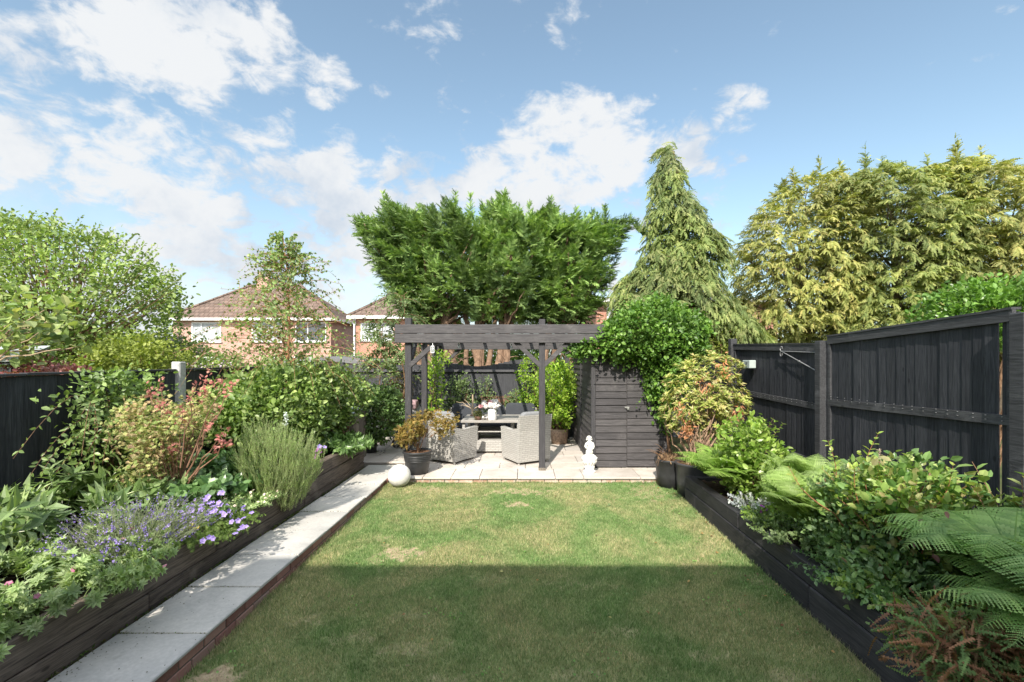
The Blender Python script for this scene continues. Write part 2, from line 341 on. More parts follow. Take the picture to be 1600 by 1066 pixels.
# ================================================================== ground, lawn, paving
PH = 0.10; LX0, LX1, PY = -2.17, 2.24, 7.2
m, t, b = base_mat('earth', .95, .1); g = noise(t, objco(t), 1.2, 9, .65); v = mixc(t, mapr(t, g.outputs['Fac'], .3, .7), (.05, .07, .025), (.11, .10, .05)); t.links.new(v, b.inputs['Base Color'])
gr = MB().box(-400, 400, -60, 900, -.6, -.16); struct(obj('ground', gr, m))
PATCH = [(622,858,34,9,.9),(655,860,16,6,.6),(600,835,20,6,.55),(585,868,14,5,.5),(672,765,30,6,.8),(815,768,52,6,.85),(806,787,18,5,.95),(720,772,24,4,.5),(1012,768,34,14,.75),(1040,800,26,14,.5),
         (560,850,16,5,.4),(600,884,12,4,.35),(700,850,50,9,.25),(330,1045,48,18,.9),(640,1000,45,10,.45),(900,905,40,8,.35),(700,1050,40,10,.45),(560,985,34,8,.35),(975,975,26,6,.4),(1115,850,30,14,.4),(1180,900,25,10,.4),
         (900,1040,50,12,.3),(760,900,40,8,.25),(1240,1040,40,12,.4),(480,960,30,10,.4),(640,950,30,7,.3),(1110,1010,35,9,.35)]
def patchf(x, y):
    f = np.zeros_like(x)
    wob = .5*np.sin(x*9+3*np.sin(y*5))+.5*np.sin(y*11+2*np.sin(x*7)); wob2 = np.sin(x*23+y*17)*.5+np.sin(x*31-y*27+1)*.5
    for a, b_, rx, ry, wt in PATCH:
        Y = CH*F/(b_-VY); X = (a-VX)*Y/F; sx_ = rx*Y/F; sy_ = ry*Y*Y/(CH*F)*1.0
        d = ((x-X)/sx_)**2+((y-Y)/sy_)**2; f = np.maximum(f, wt*np.clip(1.35-d*(1+.45*wob+.4*wob2)-.55*(np.sin(x*61+3*np.sin(y*43))*np.sin(y*57+x*19))-.4*wob2, 0, 1))
    e = np.clip(1-np.minimum(np.minimum(x-LX0, LX1-x), PY-y)/.10, 0, 1)*.45
    return np.maximum(f, e)
def zl(y): return -.07*np.clip((PY-y)/4.6, 0, 1.5)
nx, ny = 221, 281; gx, gy = np.meshgrid(np.linspace(LX0, LX1, nx), np.linspace(-1.2, PY, ny)); gz = zl(gy)+.006*np.sin(gx*3+gy*2)+.004*np.sin(gx*9-gy*6)
k = np.arange((ny-1)*(nx-1)); i0 = (k//(nx-1))*nx+k % (nx-1); lw = MB().add(np.stack([gx, gy, gz], 2).reshape(-1, 3), np.stack([i0, i0+1, i0+nx+1, i0+nx], 1), np.full(len(k), 4))
m, t, b = base_mat('lawn_thatch', .95, .1); g = noise(t, objco(t), 26, 8, .7); g2 = noise(t, objco(t), 1.6, 5, .6)
at = t.nodes.new('ShaderNodeAttribute'); at.attribute_name = 'bare'
v = mixc(t, mapr(t, g.outputs['Fac'], .3, .7), (.12, .165, .06), (.27, .295, .13)); v = mixc(t, mapr(t, g2.outputs['Fac'], .35, .7), v, (.22, .25, .11))
v2 = mixc(t, mapr(t, g.outputs['Fac'], .3, .7), (.30, .215, .14), (.50, .385, .26)); t.links.new(mixc(t, at.outputs['Fac'], v, v2), b.inputs['Base Color']); bump(t, b, g.outputs['Fac'], .8, .02)
lawn = struct(obj('lawn', lw, m, smooth=True)); a_ = lawn.data.attributes.new('bare', 'FLOAT', 'POINT'); a_.data.foreach_set('value', patchf(gx.ravel(), gy.ravel()).astype(np.float32))
# grass blades
N = 560000; yb = 1.9+(PY-1.9)*rng.random(N)**.8; xb = LX0+.01+(LX1-LX0-.02)*rng.random(N); vis = np.abs(xb+.0) < (yb*1.18+.3)
xb, yb = xb[vis], yb[vis]; pf = patchf(xb, yb); kp = rng.random(len(xb)) > pf*.93; xb, yb, pf = xb[kp], yb[kp], pf[kp]; N = len(xb)
edge = np.minimum(np.minimum(xb-LX0, LX1-xb), PY-yb); lush = .5+.5*np.sin(xb*2.3+1.2*np.sin(yb*1.9))*np.sin(yb*2.1+xb)
tuft = np.clip(np.sin(xb*13+4*np.sin(yb*9))*np.sin(yb*15+3*np.sin(xb*11)), 0, 1)
H = (.012+.014*rng.random(N)+.016*tuft*rng.random(N)+.010*lush*rng.random(N))*(1-.4*pf)+np.where(edge < .05, .035*rng.random(N), 0); a = rng.random(N)*2*math.pi; ln = rng.random(N)*.9
wd = .0016+.0005*yb*rng.random(N); px_, py_ = np.cos(a), np.sin(a); qa = rng.random(N)*2*math.pi
z0 = zl(yb)+.006*np.sin(xb*3+yb*2)+.004*np.sin(xb*9-yb*6); v = np.empty((N, 3, 3)); v[:, 0] = np.stack([xb-px_*wd, yb-py_*wd, z0-.002], 1); v[:, 1] = np.stack([xb+px_*wd, yb+py_*wd, z0-.002], 1)
v[:, 2] = np.stack([xb+np.cos(qa)*H*ln, yb+np.sin(qa)*H*ln, z0+H], 1)
gm = MB().add(v.reshape(-1, 3), np.arange(N*3), np.full(N, 3))
m, t, b = base_mat('grass_blade', .6, .25); v = ramp(t, island(t), [(0, (.15, .228, .095)), (.4, (.258, .34, .15)), (.69, (.385, .445, .21)), (.86, (.51, .50, .29)), (1, (.65, .585, .40))])
g = noise(t, objco(t), .9, 5, .6); g.inputs['Distortion'].default_value = .6; v = mixc(t, mapr(t, g.outputs['Fac'], .38, .62), mixc(t, 1., v, (.70, .90, .66), 'MULTIPLY'), mixc(t, 1., v, (1.25, 1.08, 1.08), 'MULTIPLY'))
g5 = noise(t, objco(t), 5.5, 6, .65); v = mixc(t, 1., v, mixc(t, mapr(t, g5.outputs['Fac'], .35, .65), (.82, .86, .82), (1.12, 1.1, 1.12)), 'MULTIPLY')
t.links.new(v, b.inputs['Base Color']); tn = t.nodes.new('ShaderNodeBsdfTranslucent'); t.links.new(v, tn.inputs['Color']); ms = t.nodes.new('ShaderNodeMixShader'); ms.inputs[0].default_value = .3
t.links.new(b.outputs[0], ms.inputs[1]); t.links.new(tn.outputs[0], ms.inputs[2]); t.links.new(ms.outputs[0], t.nodes['Material Output'].inputs['Surface'])
gs = obj('grass', gm, m); struct(gs, 'stuff')
lt = MB(); n = 120; xb = LX0+.1+(LX1-LX0-.2)*rng.random(n)**.8; yb = 2.2+4.9*rng.random(n); near = rng.random(n) < .5; xb = np.where(near, LX1-.05-.5*rng.random(n)**2, xb)
lt.inst(OVAL, np.stack([xb, yb, .032+zl(yb)], 1), rnd(n)*np.array([1, 1, .2]), np.array([0, 0, 1.])+rnd(n)*.4, .018+.02*rng.random(n), 1.1); struct(obj('fallen_leaves', lt, leafmat('fallen_leaf', [(.22, .10, .04), (.34, .22, .08), (.12, .06, .03), (.30, .30, .12)], tr=.1)), 'stuff')
cl = MB(); n = 5200; cx_ = LX0+(LX1-LX0)*rng.random(n); cy_ = 2.0+5.2*rng.random(n); kk = np.sin(cx_*5.1+2*np.sin(cy_*3.3))*np.sin(cy_*4.3+1.7*np.sin(cx_*2.9)) > .55; cx_, cy_ = cx_[kk], cy_[kk]; n = len(cx_)
cl.inst(OVAL, np.stack([cx_, cy_, .02+.012*rng.random(n)+zl(cy_)], 1), rnd(n)*np.array([1, 1, .3]), np.array([0, 0, 1.])+rnd(n)*.5, .012+.01*rng.random(n), 1.6); struct(obj('clover', cl, leafmat('clover_leaf', [(.10, .22, .05), (.16, .30, .08), (.2, .34, .12)], tr=.3)), 'stuff')
# paving
def stone(name, c0, c1, c2):
    m, t, b = base_mat(name, .8, .2); g = noise(t, objco(t), 2.2, 9, .62, .6); h = noise(t, objco(t), 38, 6, .7)
    v = ramp(t, g.outputs['Fac'], [(.3, c0), (.5, c1), (.72, c2)]); v = mixc(t, .6, v, mixc(t, mapr(t, island(t), 0, 1, 0, 1, False), (.80, .80, .82), (1.12, 1.09, 1.05)), 'MULTIPLY')
    v = mixc(t, mapr(t, h.outputs['Fac'], .35, .7), mixc(t, 1., v, (.86, .86, .86), 'MULTIPLY'), v)
    vo = noise(t, objco(t), 5.0, 4, .5); v = mixc(t, mapr(t, vo.outputs['Fac'], .66, .76, 0, .35), v, (.22, .2, .17)); t.links.new(v, b.inputs['Base Color']); bump(t, b, g.outputs['Fac'], .35, .02); return m
slab_m = stone('sandstone_path', (.41, .405, .385), (.53, .515, .49), (.60, .58, .545)); patio_m = stone('sandstone_patio', (.47, .42, .37), (.58, .53, .48), (.64, .60, .56))
mort = plain('mortar', (.13, .12, .10), .95, .1, .25, 30)
m, t, b = base_mat('red_brick', .85, .2); h = noise(t, objco(t), 45, 7, .7); v = ramp(t, island(t), [(0, (.22, .11, .09)), (.4, (.31, .155, .13)), (.7, (.38, .21, .17)), (1, (.29, .21, .18))])
v = mixc(t, mapr(t, h.outputs['Fac'], .5, .75, 0, .5), v, (.42, .35, .30)); t.links.new(v, b.inputs['Base Color']); bump(t, b, h.outputs['Fac'], .5, .006); brick_m = m
pm = MB(); y = -1.2; ed = [4.56*.0, ]
cuts = [-1.2, -.56, .05, .66, 1.28, 1.9, 2.5, 3.09, 3.72, 4.33, 4.95, 5.57, 6.18, 6.8, 7.42, 8.04]
for a_, b_ in zip(cuts[:-1], cuts[1:]):
    j = rng.normal()*.003; pm.bbox(-2.77+rng.random()*.02, LX0+.012+rng.normal()*.003, a_+.004, b_-.004, PH-.028, PH+j*.6, .006)
path = struct(obj('path', pm, slab_m)); struct(obj('path_base', MB().box(-2.74, LX0-.03, -1.2, 8.02, -.03, PH-.027), mort))
bm_ = MB(); y = -1.2
while y < PY-.02:
    L = .215; bm_.bbox(LX0-.09, LX0-.004+rng.normal()*.0015, y, min(y+L, PY-.1), .003, PH-.034, .004); bm_.bbox(LX0-.09, LX0-.004+rng.normal()*.0015, y+.11, min(y+.11+L, PY-.1)+.002, -.075, -.008, .004) if y+.11 < PY-.35 else 0; y += L+.011
obj_b = bm_; bm_ = MB(); x = LX0-.0
while x < 2.3:
    bm_.bbox(x, x+.215, PY+.012+rng.normal()*.0015, PY+.11, .003, PH-.034, .004); x += .226
struct(obj('brick_edging', obj_b, brick_m))
m, t, b = base_mat('pale_brick', .85, .2); h = noise(t, objco(t), 18, 7, .7); v = ramp(t, island(t), [(0, (.42, .25, .19)), (.5, (.55, .36, .28)), (1, (.60, .50, .42))]); v = mixc(t, mapr(t, h.outputs['Fac'], .45, .65, 0, .85), v, (.58, .54, .47)); t.links.new(v, b.inputs['Base Color'])
struct(obj('patio_edging', bm_, m)); struct(obj('edging_mortar', MB().box(LX0-.085, LX0-.012, -1.2, PY+.02, -.15, PH-.033).box(LX0-.012, 2.3, PY+.02, PY+.1, -.03, PH-.0335), mort))
pm = MB(); y = PY; row = 0; rows = [.6, .45, .6, .45, .6, .45, .6]
for hgt in rows:
    x0 = LX0+.015 if y < 8.0 else -3.9; x = x0
    while x < 2.6:
        wdt = [.75, .6, .9, .45][rng.integers(4)] if x > x0 else .45+.3*rng.random()
        if y+hgt > 8.0 and y < 8.0 and x == x0: pass
        pm.bbox(x+.004, min(x+wdt, 2.6)-.004, y+.004-(.02 if y < PY+.1 else 0), y+hgt-.004, PH-.0285-(.004 if y < PY+.1 else 0), PH+rng.normal()*.0012, .005); x += wdt
    y += hgt
pend = y
struct(obj('patio', pm, patio_m)); struct(obj('patio_base', MB().box(LX0+.0, 2.6, PY+.1, pend, -.03, PH-.03).box(-3.9, LX0-.005, 8.05, pend, -.03, PH-.0305), mort))
soil_m, t, b = base_mat('soil', .95, .1); h = noise(t, objco(t), 22, 9, .7); t.links.new(mixc(t, mapr(t, h.outputs['Fac'], .35, .7), (.025, .017, .012), (.09, .062, .045)), b.inputs['Base Color']); bump(t, b, h.outputs['Fac'], 1., .04)
def soil_sheet(name, x0, x1, y0, y1, z):
    nx, ny = max(int((x1-x0)/.05), 2), max(int((y1-y0)/.05), 2); gx, gy = np.meshgrid(np.linspace(x0, x1, nx), np.linspace(y0, y1, ny)); gz = z+rng.normal(size=gx.shape)*.012
    k = np.arange((ny-1)*(nx-1)); i0 = (k//(nx-1))*nx+k % (nx-1)
    return struct(obj(name, MB().add(np.stack([gx, gy, gz], 2).reshape(-1, 3), np.stack([i0, i0+1, i0+nx+1, i0+nx], 1), np.full(len(k), 4)), soil_m, smooth=True))
soil_sheet('bed_soil', -4.57, -2.93, -.5, 5.95, .37); soil_sheet('bed_soil', -4.57, -2.93, 5.95, 8.0, .47); soil_sheet('bed_soil', 2.37, 3.95, -.5, 6.3, .29)
soil_sheet('soil_strip', -2.82, -2.755, -.5, 8.0, .06)
gt = MB(); n = 620; gx_ = -2.76+np.abs(rng.normal(size=n))*.10; k_ = rng.random(n) < .25; gx_ = np.where(k_, -2.75+.58*rng.random(n), gx_); gt.inst(OVAL, np.stack([gx_, 2+6*rng.random(n), np.full(n, PH+.003)], 1), rnd(n)*np.array([1, 1, .05]), np.array([0, 0, 1.])+rnd(n)*.25, .004+.007*rng.random(n), 1.5); struct(obj('grit', gt, MATS['earth']), 'stuff')
mo = MB(); n = 2600; yc_ = np.array(cuts)[rng.integers(1, len(cuts)-1, size=n)]; ac = rng.random(n) < .6; mx_ = np.where(ac, -2.75+.58*rng.random(n)**1.6, -2.765+.012*rng.normal(size=n)); my_ = np.where(ac, yc_+rng.normal(size=n)*.004, 1.9+6*rng.random(n)); mo.inst(DIAM, np.stack([mx_, my_, np.full(n, PH-.003)], 1), rnd(n), rnd(n)+np.array([0, 0, .5]), .005+.006*rng.random(n), 1.5); struct(obj('moss', mo, leafmat('moss_green', [(.06, .09, .02), (.12, .15, .04), (.08, .07, .04)])), 'stuff')
# weeds and dead leaves in the gap beside the path
wm = leafmat('weed_leaf', [(.05, .09, .02), (.10, .16, .04), (.16, .12, .06)]); q = MB(); n = 900
p = np.stack([-2.79+rng.normal(size=n)*.012, rng.random(n)*6.4+1.5, np.full(n, .085)], 1); q.inst(DIAM, p, rnd(n)+np.array([0, 0, .6]), rnd(n), .012+.02*rng.random(n), 1.)
struct(obj('gap_weeds', q, wm), 'stuff')
# ------------------------------------------------------------------ raised beds
def sleepers(mb, ax, c0, c1, y0, y1, z0, z1, L=2.4, off=0.):
    y = y0-off
    while y < y1:
        a_, b_ = max(y, y0), min(y+L, y1)
        if b_-a_ > .05: j = rng.normal()*.004; mb.bbox(c0+j, c1+j, a_+.002, b_-.002, z0, z1, .009)
        y += L
    return mb
lb = thing('raised_bed', 'long raised bed of weathered dark sleepers beside the stone path on the left', 'raised bed', (-2.85, 4, 0))
for z0, z1, of in ((-.1, .205, .9), (.21, .415, .15)): obj('sleeper_course', sleepers(MB(), 0, -2.93, -2.81, -.5, 5.93, z0, z1, off=of), sleeper_l, lb)
for z0, z1, of in ((.0, .175, 1.6), (.18, .355, .6), (.36, .535, 1.7)): obj('sleeper_course', sleepers(MB(), 0, -2.935, -2.815, 5.94, 7.98, z0, z1, off=of), sleeper_l, lb)
obj('end_board', MB().bbox(-4.3, -2.94, 7.9, 7.99, 0, .5, .008), sleeper_l, lb)
rb = thing('raised_bed', 'black painted sleeper raised bed along the right side of the lawn', 'raised bed', (2.3, 4, 0))
for z0, z1, of in ((-.14, .165, .7), (.17, .335, 1.9)): obj('sleeper_course', sleepers(MB(), 0, 2.245, 2.365, -.5, 6.38, z0, z1, off=of), sleeper_r, rb)
obj('end_board', MB().bbox(2.37, 3.9, 6.28, 6.37, 0, .33, .008), sleeper_r, rb)

# ------------------------------------------------------------------ fences
def boards_x(mb, X, y0, y1, zb0, zb1, zt0, zt1, w=.118, th=.018, side=-1, gaps=(), lean=.06):
    """feather edge boards in a panel whose plane is x = X; z of bottom and top vary along y"""
    y = y0; k = 0
    while y < y1-.03:
        ww = w*(.85+.35*rng.random()); e = min(y+ww, y1); f0 = (y-y0)/(y1-y0); zt = zt0+(zt1-zt0)*f0; zb = zb0+(zb1-zb0)*f0
        cut = 0
        for gy, gw, kind in gaps:
            if y < gy < e: cut = gw
        M = Matrix.Translation((X+rng.normal()*.002, (y+e)/2, 0))@Matrix.Rotation(lean*side, 4, 'Z')@Matrix.Rotation(rng.normal()*.003, 4, 'X')
        mb.bbox(-th/2, th/2, -(e-y)/2-.006+cut, (e-y)/2+.006, zb, zt, .003, M); y = e; k += 1
    return mb
def rail(mb, X, y0, y1, z0, z1, hh, d0, d1):                 # sloping rail, height hh, from x X+d0 to X+d1
    v = [[X+dx, yy, zz+dz] for yy, zz in ((y0, z0), (y1, z1)) for dx, dz in ((d0, 0), (d1, 0), (d1, hh), (d0, hh))]
    return mb.faces(v, [(0,1,2,3),(4,7,6,5),(0,4,5,1),(1,5,6,2),(2,6,7,3),(3,7,4,0)])
rf = thing('fence', 'tall black panelled fence with horizontal rails behind the right-hand bed', 'fence', (4.03, 5, 0))
def rpanel(y0, y1, b0, b1, t0, t1, gaps):
    o = obj('fence_panel', boards_x(MB(), 4.03, y0, y1, b0, b1, t0-.01, t1-.01, gaps=gaps, side=1), fence_wood, rf)
    mm = (t0+b0)/2-.02, (t1+b1)/2-.02
    for z0, z1, hh, dd in ((t0-.09, t1-.09, .095, -.045), (mm[0]-.04, mm[1]-.04, .085, -.042), (b0, b1, .075, -.04)): obj('rail', rail(MB(), 4.03, y0, y1, z0, z1, hh, dd, -.012), fence_rail, o)
    obj('panel_batten', MB().bbox(3.99, 4.018, y0+.001, y0+.05, b0+.08, t0-.095, .003), fence_rail, o); obj('panel_batten', MB().bbox(3.99, 4.018, y1-.05, y1-.001, b1+.08, t1-.095, .003), fence_rail, o)
    obj('capping', rail(MB(), 4.03, y0, y1, t0+.006, t1+.006, .02, -.055, .03), fence_rail, o)
rpanel(3.72, 6.0, .58, .58, 2.36, 2.25, [(3.9, .034, 0), (5.5, .022, 0)]); rpanel(6.18, 8.68, .50, .54, 2.16, 2.24, [])
nh = MB()
for k in range(int((8.6-3.8)/.125)):
    y = 3.8+k*.125+rng.normal()*.01
    if 5.98 < y < 6.2: continue
    for z in (1.42, 1.455): nh.lathe([(.006, 0), (.006, .004)], (3.984, y, z+(-.09 if y > 6.1 else .02)), 6)
obj('nail_heads', nh, MATS.get('galv') or plain('galv', (.35, .35, .36), .4, .5, .1, 10, 0, .5), rf)['kind'] = 'stuff'
for y0, zt, dx in ((6.04, 2.21, 0), (8.70, 2.36, 0.02), (3.57, 2.33, 0.0)): obj('fence_post', MB().bbox(3.92+dx, 4.04+dx, y0, y0+.12, .0, zt, .008), fence_rail, rf)
obj('fence_panel', boards_x(MB(), 4.03, .9, 3.55, .58, .58, 2.4, 2.34, side=1), fence_wood, rf)
obj('gravel_board', MB().bbox(4.0, 4.04, .9, 6.03, .0, .575, .005).bbox(4.0, 4.04, 6.17, 8.69, .0, .49, .005), fence_wood, rf)
obj('fence_panel', boards_x(MB(), 4.05, 8.84, 11.3, .3, .3, 2.0, 2.0, side=1), fence_wood, rf)
lf = thing('fence', 'low black board fence with a concrete post behind the left-hand bed', 'fence', (-4.62, 5, 0))
for y0, y1, zt in ((.6, 2.38, 1.80), (2.385, 4.21, 1.80), (4.215, 6.03, 1.805), (6.17, 8.0, 1.81), (8.1, 9.9, 1.82), (10.0, 11.3, 1.82)):
    o = obj('fence_panel', boards_x(MB(), -4.65, y0, y1, .3, .3, zt, zt, w=.15, side=-1), fence_wood, lf)
    obj('capping', MB().bbox(-4.69, -4.61, y0, y1, zt+.003, zt+.028, .004), fence_rail, o)
conc = plain('concrete', (.40, .40, .39), .9, .15, .2, 30, .4)
obj('concrete_post', MB().bbox(-4.70, -4.58, 6.04, 6.16, 0, 1.93, .012), conc, lf); obj('concrete_post', MB().bbox(-4.70, -4.6, 8.01, 8.09, 0, 1.86, .01), conc, lf)
obj('concrete_post', MB().bbox(-4.70, -4.6, 9.91, 9.99, 0, 1.9, .01), conc, lf)
# back fence: wavy top between x -1.7 and 1.0
bf = thing('fence', 'dark back fence with a wavy top edge behind the garden sofa', 'fence', (0, 11.3, 0)); fb = MB(); x = -4.6
while x < 4.1:
    ww = .14*(.85+.3*rng.random()); xc = x+ww/2; u = (xc*F/11.25+VX)
    zt = 1.80+.17*(.5+.5*math.cos((u-745)/78*math.pi+math.pi))*(1 if 690 < u < 850 else .55) if -2.2 < xc < .8 else 1.84
    M = Matrix.Translation((xc, 11.27, 0))@Matrix.Rotation(.05, 4, 'Z'); fb.bbox(-ww/2-.004, ww/2+.004, -.009, .009, .05, zt, .003, M); x += ww
o = obj('fence_panel', fb, fence_back_wood, bf); obj('rail', MB().bbox(-4.6, 4, 11.2, 11.255, 1.66, 1.72, .004).bbox(-4.6, 4, 11.2, 11.255, .98, 1.05, .004), fence_back_rail, bf)
for xx in (-4.55, -2.75, -1.0, .8, 2.6, 4.0): obj('fence_post', MB().bbox(xx-.05, xx+.05, 11.29, 11.39, 0, 1.75 if abs(xx) < 2 else 1.9, .006), fence_rail, bf)

# ------------------------------------------------------------------ pergola
pg = thing('pergola', 'charcoal grey timber pergola standing over the stone patio', 'pergola', (-.4, 9, PH)); PF, PB = 7.68, 10.75
for x, y, zt in ((-1.96, PF, 2.66), (.29, PF, 2.64), (-1.96, 8.9, 2.26), (-1.98, 10.0, 2.26), (-1.98, PB, 2.3), (1.0, PB, 2.3)):
    p_ = obj('post', MB().bbox(x-.052, x+.052, y-.05, y+.05, PH, zt, .006), perg_z, pg)
    if y == PF: obj('post_foot', MB().bbox(x-.058, x+.058, y-.056, y+.056, PH, PH+.045, .004), grey_wood, p_)
obj('front_beam', MB().bbox(-2.17, 1.32, PF-.105, PF-.055, 2.395, 2.545, .006), perg_x, pg); obj('front_beam', MB().bbox(-2.17, 1.32, PF-.107, PF-.057, 2.24, 2.39, .006), perg_x, pg)
obj('back_beam', MB().bbox(-2.1, 1.15, PB-.11, PB-.06, 2.2, 2.36, .006), perg_x, pg)
obj('side_beam', MB().bbox(-2.02, -1.93, PF-.053, PB+.2, 2.27, 2.40, .006), perg_y, pg)
for i, x in enumerate((-1.5, -.96, -.42, .12, .66, 1.16)): obj('rafter', MB().bbox(x-.022, x+.022, PF-.053, PB+.35, 2.362, 2.50, .004), perg_y, pg)
def brace(a, b, w=.075, d=.06, mat=perg_x):
    a, b = Vector(a), Vector(b); q = (b-a); L = q.length; M = Matrix.Translation((a+b)/2)@q.to_track_quat('X', 'Z').to_matrix().to_4x4()
    return obj('brace', MB().bbox(-L/2, L/2, -d/2, d/2, -w/2, w/2, .004, M), mat, pg)
brace((-1.93, PF-.02, 1.86), (-1.47, PF-.02, 2.27)); brace((.26, PF-.02, 1.86), (-.17, PF-.02, 2.27)); brace((.32, PF-.02, 1.86), (.75, PF-.02, 2.27))
brace((-1.96, PF+.05, 1.86), (-1.96, PF+.5, 2.27), mat=perg_y); brace((-1.95, PB, 1.8), (-1.5, PB, 2.25))
met_d = plain('dark_metal', (.03, .03, .032), .45, .5, .1, 20); met_l = plain('pale_metal', (.55, .55, .54), .35, .5, .1, 20, .1, .6); white_p = plain('white_paint', (.78, .78, .76), .5, .4, .04, 12, .15)
glass_m, t, b = base_mat('lamp_glass', .1, .6); b.inputs['Base Color'].default_value = (.75, .78, .8, 1); b.inputs['Transmission Weight'].default_value = .6
def lantern(px, py, label, y=PF-.16):
    c = P(px, py, y); l = thing('hanging_lantern', label, 'lantern', c)
    obj('glass', MB().lathe([(.02, -.05), (.026, -.045), (.026, .03), (.02, .035)], c, 12), glass_m, l, True); obj('cap', MB().lathe([(.032, .035), (.03, .05), (.012, .062), (.004, .066), (.004, .10)], c, 12), white_p, l, True)
    obj('cage', MB().tube([c+np.array([-.03, -.02, -.055]), c+np.array([-.03, -.02, .04])], .004, 5).tube([c+np.array([.03, -.02, -.055]), c+np.array([.03, -.02, .04])], .004, 5).lathe([(.033, -.062), (.033, -.05)], c, 12), white_p, l)
lantern(676, 546, 'small white lantern hanging by the left brace of the pergola beam', PF-.16)
def bulb(px, py, y, label):
    c = P(px, py, y); l = thing('string_light', label, 'light', c, 'small lights strung under the pergola beam')
    obj('bulb', MB().lathe([(.006, -.05), (.022, -.035), (.026, -.015), (.016, .008), (.01, .02)], c, 12), glass_m, l, True); obj('bulb_cap', MB().lathe([(.013, .0205), (.013, .05), (.004, .09)], c, 10), white_p, l)
bulb(717, 540, PF+.05, 'clear bulb hanging under the pergola beam left of its middle'); bulb(799, 543, PF+.05, 'clear bulb beside the top of the brace left of the right post'); bulb(646, 538, PF+.02, 'tiny bulb hanging just inside the left pergola post')
# ------------------------------------------------------------------ shed
sh = thing('shed', 'dark grey slatted garden shed with a door, half covered by a climber', 'shed', (1.75, 9.3, PH)); SX0, SX1, SY0, SY1, SZ = 1.17, 2.46, 7.83, 10.9, 2.08
def lap(mb, x0, x1, y, z0, z1, h=.118, ax='x'):
    z = z0; 
    while z < z1-.02:
        zz = min(z+h, z1); j = rng.normal()*.0015
        for (u0, u1) in [(x0, x1)]:
            v = [[u0, y-.026+j, z], [u1, y-.026+j, z], [u1, y-.006+j, zz+.006], [u0, y-.006+j, zz+.006], [u0, y+.004, z], [u1, y+.004, z], [u1, y+.004, zz+.006], [u0, y+.004, zz+.006]]
            if ax == 'y': v = [[q_[1], q_[0], q_[2]] for q_ in v]
            mb.faces(v, [(0,1,2,3),(4,7,6,5),(0,4,5,1),(3,2,6,7),(0,3,7,4),(1,5,6,2)])
        z = zz
    return mb
obj('side_wall', lap(MB(), SY0+.05, SY0+1.45, SX0, PH+.02, SZ, .118, 'y'), shed_side, sh); obj('side_wall', lap(MB(), SY0+1.5, SY1, SX0+.004, PH+.02, SZ, .118, 'y'), shed_side, sh)
obj('front_wall', lap(MB(), SX0+.045, 1.745, SY0, PH+.02, SZ), shed_wood, sh)
dr_ = obj('door', lap(MB(), 1.757, SX1-.04, SY0-.004, PH+.03, SZ-.05), shed_wood, sh)
obj('hasp', MB().bbox(1.71, 1.79, SY0-.05, SY0-.03, 1.13, 1.155, .003).lathe([(.012, 1.10), (.018, 1.115), (.018, 1.128), (.006, 1.129)], (1.77, SY0-.045, 0), 8), met_l, dr_)
obj('corner_trim', MB().bbox(SX0-.03, SX0+.042, SY0-.035, SY0+.045, PH, SZ, .004), perg_z, sh); obj('corner_trim', MB().bbox(SX1-.038, SX1+.03, SY0-.035, SY0+.04, PH, SZ, .004), perg_z, sh)
obj('side_batten', MB().bbox(SX0-.035, SX0+.002, SY0+1.455, SY0+1.495, PH, SZ, .004), perg_z, sh)
obj('inner_wall', MB().box(SX0+.02, SX1+.02, SY0+.02, SY1, PH, SZ-.003), shed_side, sh)
obj('shed_roof', MB().bbox(SX0-.08, SX1+.1, SY0-.12, SY1+.1, SZ+.002, SZ+.06, .01), plain('roofing_felt', (.05, .05, .05), .95, .1, .2, 30, .4), sh)
# ------------------------------------------------------------------ wrought iron bracket and wall lamp on the right fence
br = MB(); X = 3.965
def at(px, py, Xw=X): Y = Xw*F/(px-VX); return np.array([Xw, Y, CH-(py-VY)*Y/F])
def scroll(mb, c, r, a0, a1, n=16):
    a = np.linspace(a0, a1, n); rr = np.linspace(r, r*.45, n); mb.tube(np.stack([np.full(n, c[0]), c[1]+np.cos(a)*rr, c[2]+np.sin(a)*rr], 1), .006, 5)
A, B_, C_ = at(1221, 549), at(1281, 551), at(1280, 582); br.tube([A, B_], .007, 6).tube([A, C_], .007, 6).tube([B_, C_], .008, 6).tube([(A+C_)/2-np.array([.0, .012, 0]), (A+C_)/2+np.array([0, .012, 0])], .013, 8)
scroll(br, A+np.array([0, .0, .045]), .045, -math.pi/2, math.pi*1.1); scroll(br, A-np.array([0, .0, .045]), .045, math.pi/2, -math.pi*1.1+0); scroll(br, B_+np.array([0, .045, -.05]), .045, math.pi/2, math.pi*2.4); scroll(br, C_+np.array([0, .045, .05]), .045, -math.pi/2, -math.pi*2.4)
tag(obj('hanging_bracket', br, plain('grey_iron', (.30, .30, .31), .5, .5, .2, 30, .2, .4)), 'grey wrought iron scroll bracket for a basket on the right fence', 'bracket')
wl = thing('wall_lamp', 'small pale box lamp with a mark fixed on the far right fence panel', 'wall lamp', at(1168, 579, 3.97)); a = at(1176.5, 573, 3.93); b_ = at(1161, 585, 3.93)
obj('lamp_box', MB().bbox(3.87, 3.985, a[1], b_[1]-.1, 1.81, 1.95, .008), plain('pale_enamel', (.42, .48, .46), .4, .5, .05, 20), wl)
mk = MB(); c = np.array([3.866, a[1]+.10, 1.88]); th = np.linspace(-.4, math.pi*1.1, 9)
mk.tube(np.stack([np.full(9, c[0]), c[1]-.022*np.cos(th)+0, c[2]+.018+.018*np.sin(th)], 1), .0035, 5).tube([c+np.array([0, .02, .012]), c+np.array([0, .0, -.006]), c+np.array([0, .025, -.032]), c+np.array([0, -.025, -.034])], .0035, 5); obj('lamp_mark', mk, met_d, wl)

